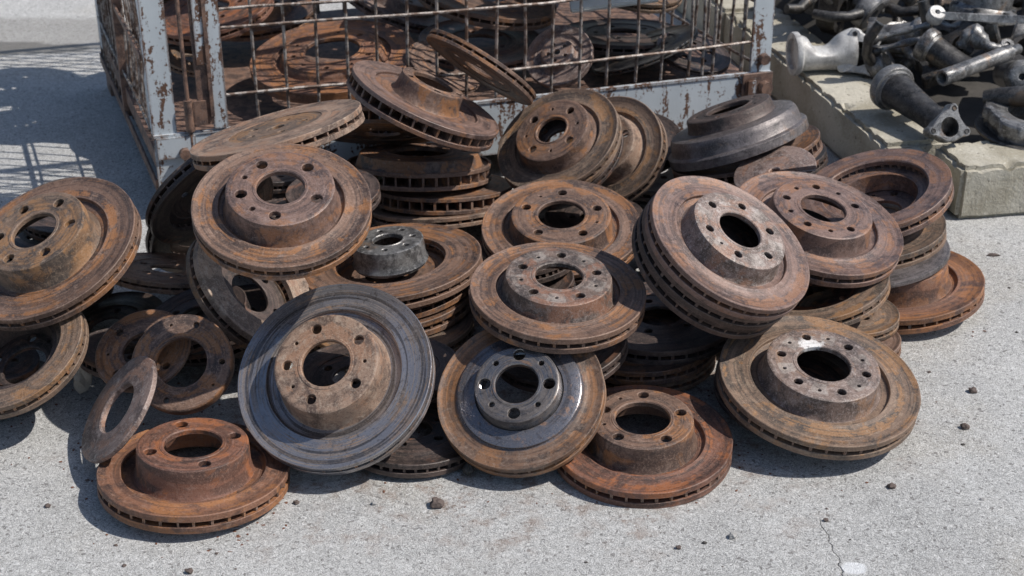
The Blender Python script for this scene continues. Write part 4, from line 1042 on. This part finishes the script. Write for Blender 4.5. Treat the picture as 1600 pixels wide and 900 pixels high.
# long lever with an eye, across the back
p0 = at(1462, 24, .255); p1 = at(1625, 32, .245)
M = frame(p0, p1-p0); root = empty('control_lever', M, 'long flat steel lever with an eye at its left end, above the other castings', 'scrap casting', CASTG)
Ln = (p1-p0).length
bm = bmesh.new(); n = 16; rg = []
for i in range(n+1):
    t = i/n; hw = .010+.004*sin(t*9); ht = .008
    rg.append([bm.verts.new((x, y, Ln*t)) for (x, y) in ((-ht, -hw), (ht*.8, -hw), (ht, -hw*.8), (ht, hw*.8), (ht*.8, hw), (-ht, hw))])
for a, b in zip(rg, rg[1:]):
    for k in range(6): bm.faces.new((a[k], a[(k+1) % 6], b[(k+1) % 6], b[k]))
bm.faces.new(rg[0][::-1]); bm.faces.new(rg[-1]); link('lever', bm, RU['casting'], root, ang=25)
bm = bmesh.new(); lathe(bm, [(.006, -.013), (.016, -.013), (.018, -.010), (.018, .010), (.016, .013), (.006, .013)], 32)
bmesh.ops.transform(bm, matrix=frame((0, 0, 0), M.inverted().to_3x3() @ Vector((.1, -.6, .8))), verts=bm.verts[:]); link('eye', bm, RU['alu'], root)

# big upright housing at the top edge
p0 = at(1535, 22, .22)
M = frame(p0, (.15, .1, 1)); root = empty('hub_housing', M, 'big dull grey upright hub housing at the top right edge of the photo', 'scrap casting', CASTG)
bm = bmesh.new(); lathe(bm, [(.03, .12), (.052, .12), (.056, .115), (.056, .02), (.062, .014), (.07, .012), (.072, .006), (.072, -.006), (.05, -.01)], 56, False); link('housing', bm, RU['casting'], root)
bm = bmesh.new()
for a in range(6):
    lathe_b = bmesh.new(); lathe(lathe_b, [(.0005, .018), (.007, .018), (.008, .012), (.008, -.008)], 12, False)
    bmesh.ops.translate(lathe_b, verts=lathe_b.verts[:], vec=(.064*cos(a*pi/3), .064*sin(a*pi/3), 0)); link('stud', lathe_b, RU['grease'], root); 
bm.free()

# two long rods to the left of the lever
for k, (a, b, lab) in enumerate((((1362, 62, .20), (1452, 38, .235), 'upper of two dull rods crossing behind the dark tapered casting'), ((1366, 80, .17), (1450, 58, .20), 'lower of two dull rods crossing behind the dark tapered casting'))):
    p0 = at(*a); p1 = at(*b); M = frame(p0, p1-p0); Ln = (p1-p0).length
    root = empty('tie_rod', M, lab, 'tie rod', CASTG)
    bm = bmesh.new(); tube(bm, [(0, 0, Ln*i/10) for i in range(11)], [.007+.0015*sin(i*1.3) for i in range(11)], 16); link('rod', bm, RU['casting'], root)
    bm = bmesh.new(); lathe(bm, [(.0005, -.016), (.009, -.012), (.013, -.002), (.012, .008), (.008, .014)], 20, False); link('ball_joint', bm, RU['grease'], root)

# the rest of the heap: a few kinds, copied
def yoke():
    root = empty('yoke_casting', Matrix.Identity(4), 'dark oily casting in the blurred heap behind the kerb', 'scrap casting', CASTG)
    bm = bmesh.new(); lug_flange(bm, -.02, .02, .026, .040, [.3, 1.7, 3.6], .005, .014, .05); link('arch', bm, RU['grease'], root)
    bm = bmesh.new(); tube(bm, [(.04, .01, 0), (.07, .02, .015), (.11, .01, .03), (.135, -.02, .03)], [.016, .014, .012, .015], 14); link('arm', bm, RU['casting'], root)
    return root
def short_horn():
    return horn(Vector((0, 0, -.12)), Vector((0, 0, 0)), .045, .026, 'dark oily casting in the blurred heap behind the kerb', Vector((0, 0, 1)), body='casting')
def knuckle():
    root = empty('knuckle_casting', Matrix.Identity(4), 'dark oily casting in the blurred heap behind the kerb', 'scrap casting', CASTG)
    bm = bmesh.new(); lathe(bm, [(.02, -.02), (.04, -.02), (.044, -.015), (.044, .012), (.038, .02), (.02, .02)], 36); link('hub_ring', bm, RU['casting'], root)
    bm = bmesh.new(); tube(bm, [(-.035, 0, 0), (-.075, .01, .01), (-.10, .03, .04), (-.10, .05, .08)], [.015, .012, .013, .011], 14); link('upper_arm', bm, RU['grease'], root)
    bm = bmesh.new(); tube(bm, [(.035, 0, 0), (.08, -.02, -.005), (.12, -.02, .01)], [.016, .013, .012], 14); link('lower_arm', bm, RU['grease'], root)
    return root
def copy_tree(o, parent=None):
    c = o.copy(); COL.objects.link(c); c.parent = parent
    for ch in list(PROT[o.name]) if parent is None else list(o.children): copy_tree(ch, c)
    return c
protos = [yoke(), short_horn(), knuckle()]
PROT = {p.name: [q for q in bpy.data.objects if q.parent == p] for p in protos}
rnd = random.Random(21); cnt = 0; first = [True]*3
for j in range(15):
    for i in range(13):
        u = .17+.098*i+rnd.uniform(-.03, .03); v = .28+.10*j+rnd.uniform(-.03, .03)
        if v < .42 and u < .95 and not (v > .34 and u > .5): continue       # the hero castings stand here
        p = KC+KR*u+KD*v
        if p.z is None: pass
        z = .12+.075*min(1, max(0, (v-.3)/.8))+rnd.uniform(-.01, .045)
        if p.x/p.y > .40: continue
        k = rnd.randrange(3)
        if first[k]: o = protos[k]; first[k] = False
        else: o = copy_tree(protos[k])
        E_ = (Matrix.Rotation(rnd.uniform(0, 6.28), 4, 'Z') @ Matrix.Rotation(rnd.uniform(.2, 2.2), 4, 'X') @ Matrix.Rotation(rnd.uniform(0, 6.28), 4, 'Z'))
        s_ = rnd.uniform(.75, 1.15)
        o['label'] = '%s in the blurred heap behind the kerb, %s %s' % (('dark ring casting with an arm', 'dark tapered casting', 'dark hub casting with two arms')[k], 'near' if v < .75 else 'far', 'left part' if u < .5 else 'right part')
        o.matrix_world = Matrix.Translation((p.x, p.y, z)) @ E_ @ Matrix.Scale(s_, 4)
        cnt += 1

# ---------------------------------------------------------------- small debris
def lump(name, p, size, mat, label, cat, group=None, seed=0, sq=.6, ang=30):
    bm = bmesh.new(); bmesh.ops.create_icosphere(bm, subdivisions=3, radius=1)
    for v in bm.verts:
        q = v.co*1.3+Vector((seed*3.1, 0, 0))
        v.co *= 1+.45*mnoise.noise(q)+.18*mnoise.noise(q*3)
        v.co = Vector((v.co.x*size[0], v.co.y*size[1], v.co.z*size[2]))
    zmin = min(v.co.z for v in bm.verts)
    o = link(name, bm, mat, None, ang=ang); o.location = (p[0], p[1], p[2]-zmin-.001 if len(p) > 2 else -zmin-.001)
    return tag(o, label, cat, group)
PG = 'pebbles scattered on the concrete'
for k, (x, y, s, mat, lab) in enumerate((
    (1520, 611, .0055, STONE, 'dark pebble right of the large ochre disc, farther of two'),
    (1508, 667, .0055, STONE, 'dark pebble right of the large ochre disc, nearer of two'),
    (683, 789, .0085, STONE, 'purple brown stone below the gap between the two steep front discs'),
    (463, 785, .0035, STONE, 'small dark chip right of the flat orange disc'),
    (1393, 760, .0048, STONE, 'dark pebble below the large ochre disc'),
    (1145, 838, .0050, GREY_STONE, 'pale brown chip near the bottom edge right of centre'),
    (1060, 60+795, .003, STONE, 'tiny dark chip near the bottom edge in the middle'),
    (1290, 812, .003, STONE, 'tiny dark chip at the start of the crack in the concrete'),
    (75, 790, .0035, STONE, 'tiny dark chip at the lower left'),
    (296, 893, .0040, STONE, 'dark chip at the bottom edge lower left'),
    (585, 786, .0035, GREY_STONE, 'pale chip left of the purple brown stone'),
    (1475, 405, .003, STONE, 'tiny dark chip behind the rightmost disc'),
    )):
    p = at(x, y, .002); lump('pebble', (p.x, p.y), (s*1.15, s, s*.8), mat, lab, 'pebble', PG, k+1)
p = at(1552, 398, .002); lump('wood_chip', (p.x, p.y), (.011, .004, .0025), STONE, 'flat dark chip on the concrete in front of the pale kerb block', 'chip', None, 31)
p = at(733, 738, .002); lump('rubber_scrap', (p.x, p.y), (.008, .013, .008), SOIL, 'dark scrap lump in the shadow beside the steep blue grey disc', 'scrap', None, 33)
rr = random.Random(3)
for k in range(26):
    x = rr.gauss(375, 35); y = 832+rr.gauss(0, 16)-(x-375)*.22
    p = at(x, y, 0); lump('rust_flake', (p.x, p.y), (rr.uniform(.0012, .004), rr.uniform(.001, .0028), .0006), FLAKE, 'small rust flake on the concrete in front of the flat orange disc', 'rust flake', 'rust flakes on the concrete', k)
rr = random.Random(8)
for k in range(60):
    x = rr.uniform(10, 1590); y = rr.uniform(740, 895) if x < 1120 else rr.uniform(420, 895)
    if 140 < x < 1160 and y < 835: continue
    if 1110 < x < 1450 and y < 720: continue
    if x < 1545 and y < 520 and x > 1100: continue
    p = at(x, y, 0); s = rr.uniform(.0010, .0026)
    lump('grit', (p.x, p.y), (s*1.3, s, s*.7), rr.choice([STONE, GREY_STONE, GREY_STONE, SOIL]), 'tiny speck of grit on the open concrete', 'grit', 'grit on the concrete', k+50)

for (x, y, z, sz, mat, lab) in (
    (322, 243, .262, (.010, .010, .020), CEM, 'pale crumbled flake hanging from the chipped left end of the worn flat disc'),
    (331, 300, .235, (.010, .012, .018), CEM, 'pale crumbled lump behind the left edge of the large upper left disc'),
    (128, 590, .030, (.016, .012, .024), CEM, 'whitish crumbled lump between the ring disc and the standing ring plate'),
    (112, 583, .006, (.014, .010, .006), GREY_STONE, 'small bluish grey chunk on the concrete at the left of the heap')):
    p = at(x, y, z); lump('crumbled_lump', (p.x, p.y, z-sz[2]), sz, mat, lab, 'lump', None, int(x))
wp_ = at(1268, 522, .13)

# rust scale and grit swept up round the heap: past counting
bm = bmesh.new(); rr = random.Random(5)
discs_xy = [(Vector(d['o']).x, Vector(d['o']).y, d['R']) for d in LAYOUT.values() if d['o'][2] < .12 and d['o'][1] < 2.5]
for k in range(900):
    cx, cy, R_ = rr.choice(discs_xy); a = rr.uniform(0, 2*pi); d_ = R_*(1.0+abs(rr.gauss(0, .16)))
    s_ = rr.uniform(.0006, .0020)
    b2 = bmesh.ops.create_icosphere(bm, subdivisions=1, radius=s_)
    M = Matrix.Translation((cx+cos(a)*d_, cy+sin(a)*d_, s_*.3)) @ Matrix.Rotation(rr.uniform(0, 3), 4, 'Z') @ Matrix.Diagonal((rr.uniform(1, 1.9), 1, .5, 1))
    bmesh.ops.transform(bm, matrix=M, verts=b2['verts'])
o = link('rust_grit', bm, FLAKE, smooth=False); tag(o, 'fine rust scale and grit scattered round the foot of the heap', 'grit', None, 'stuff')
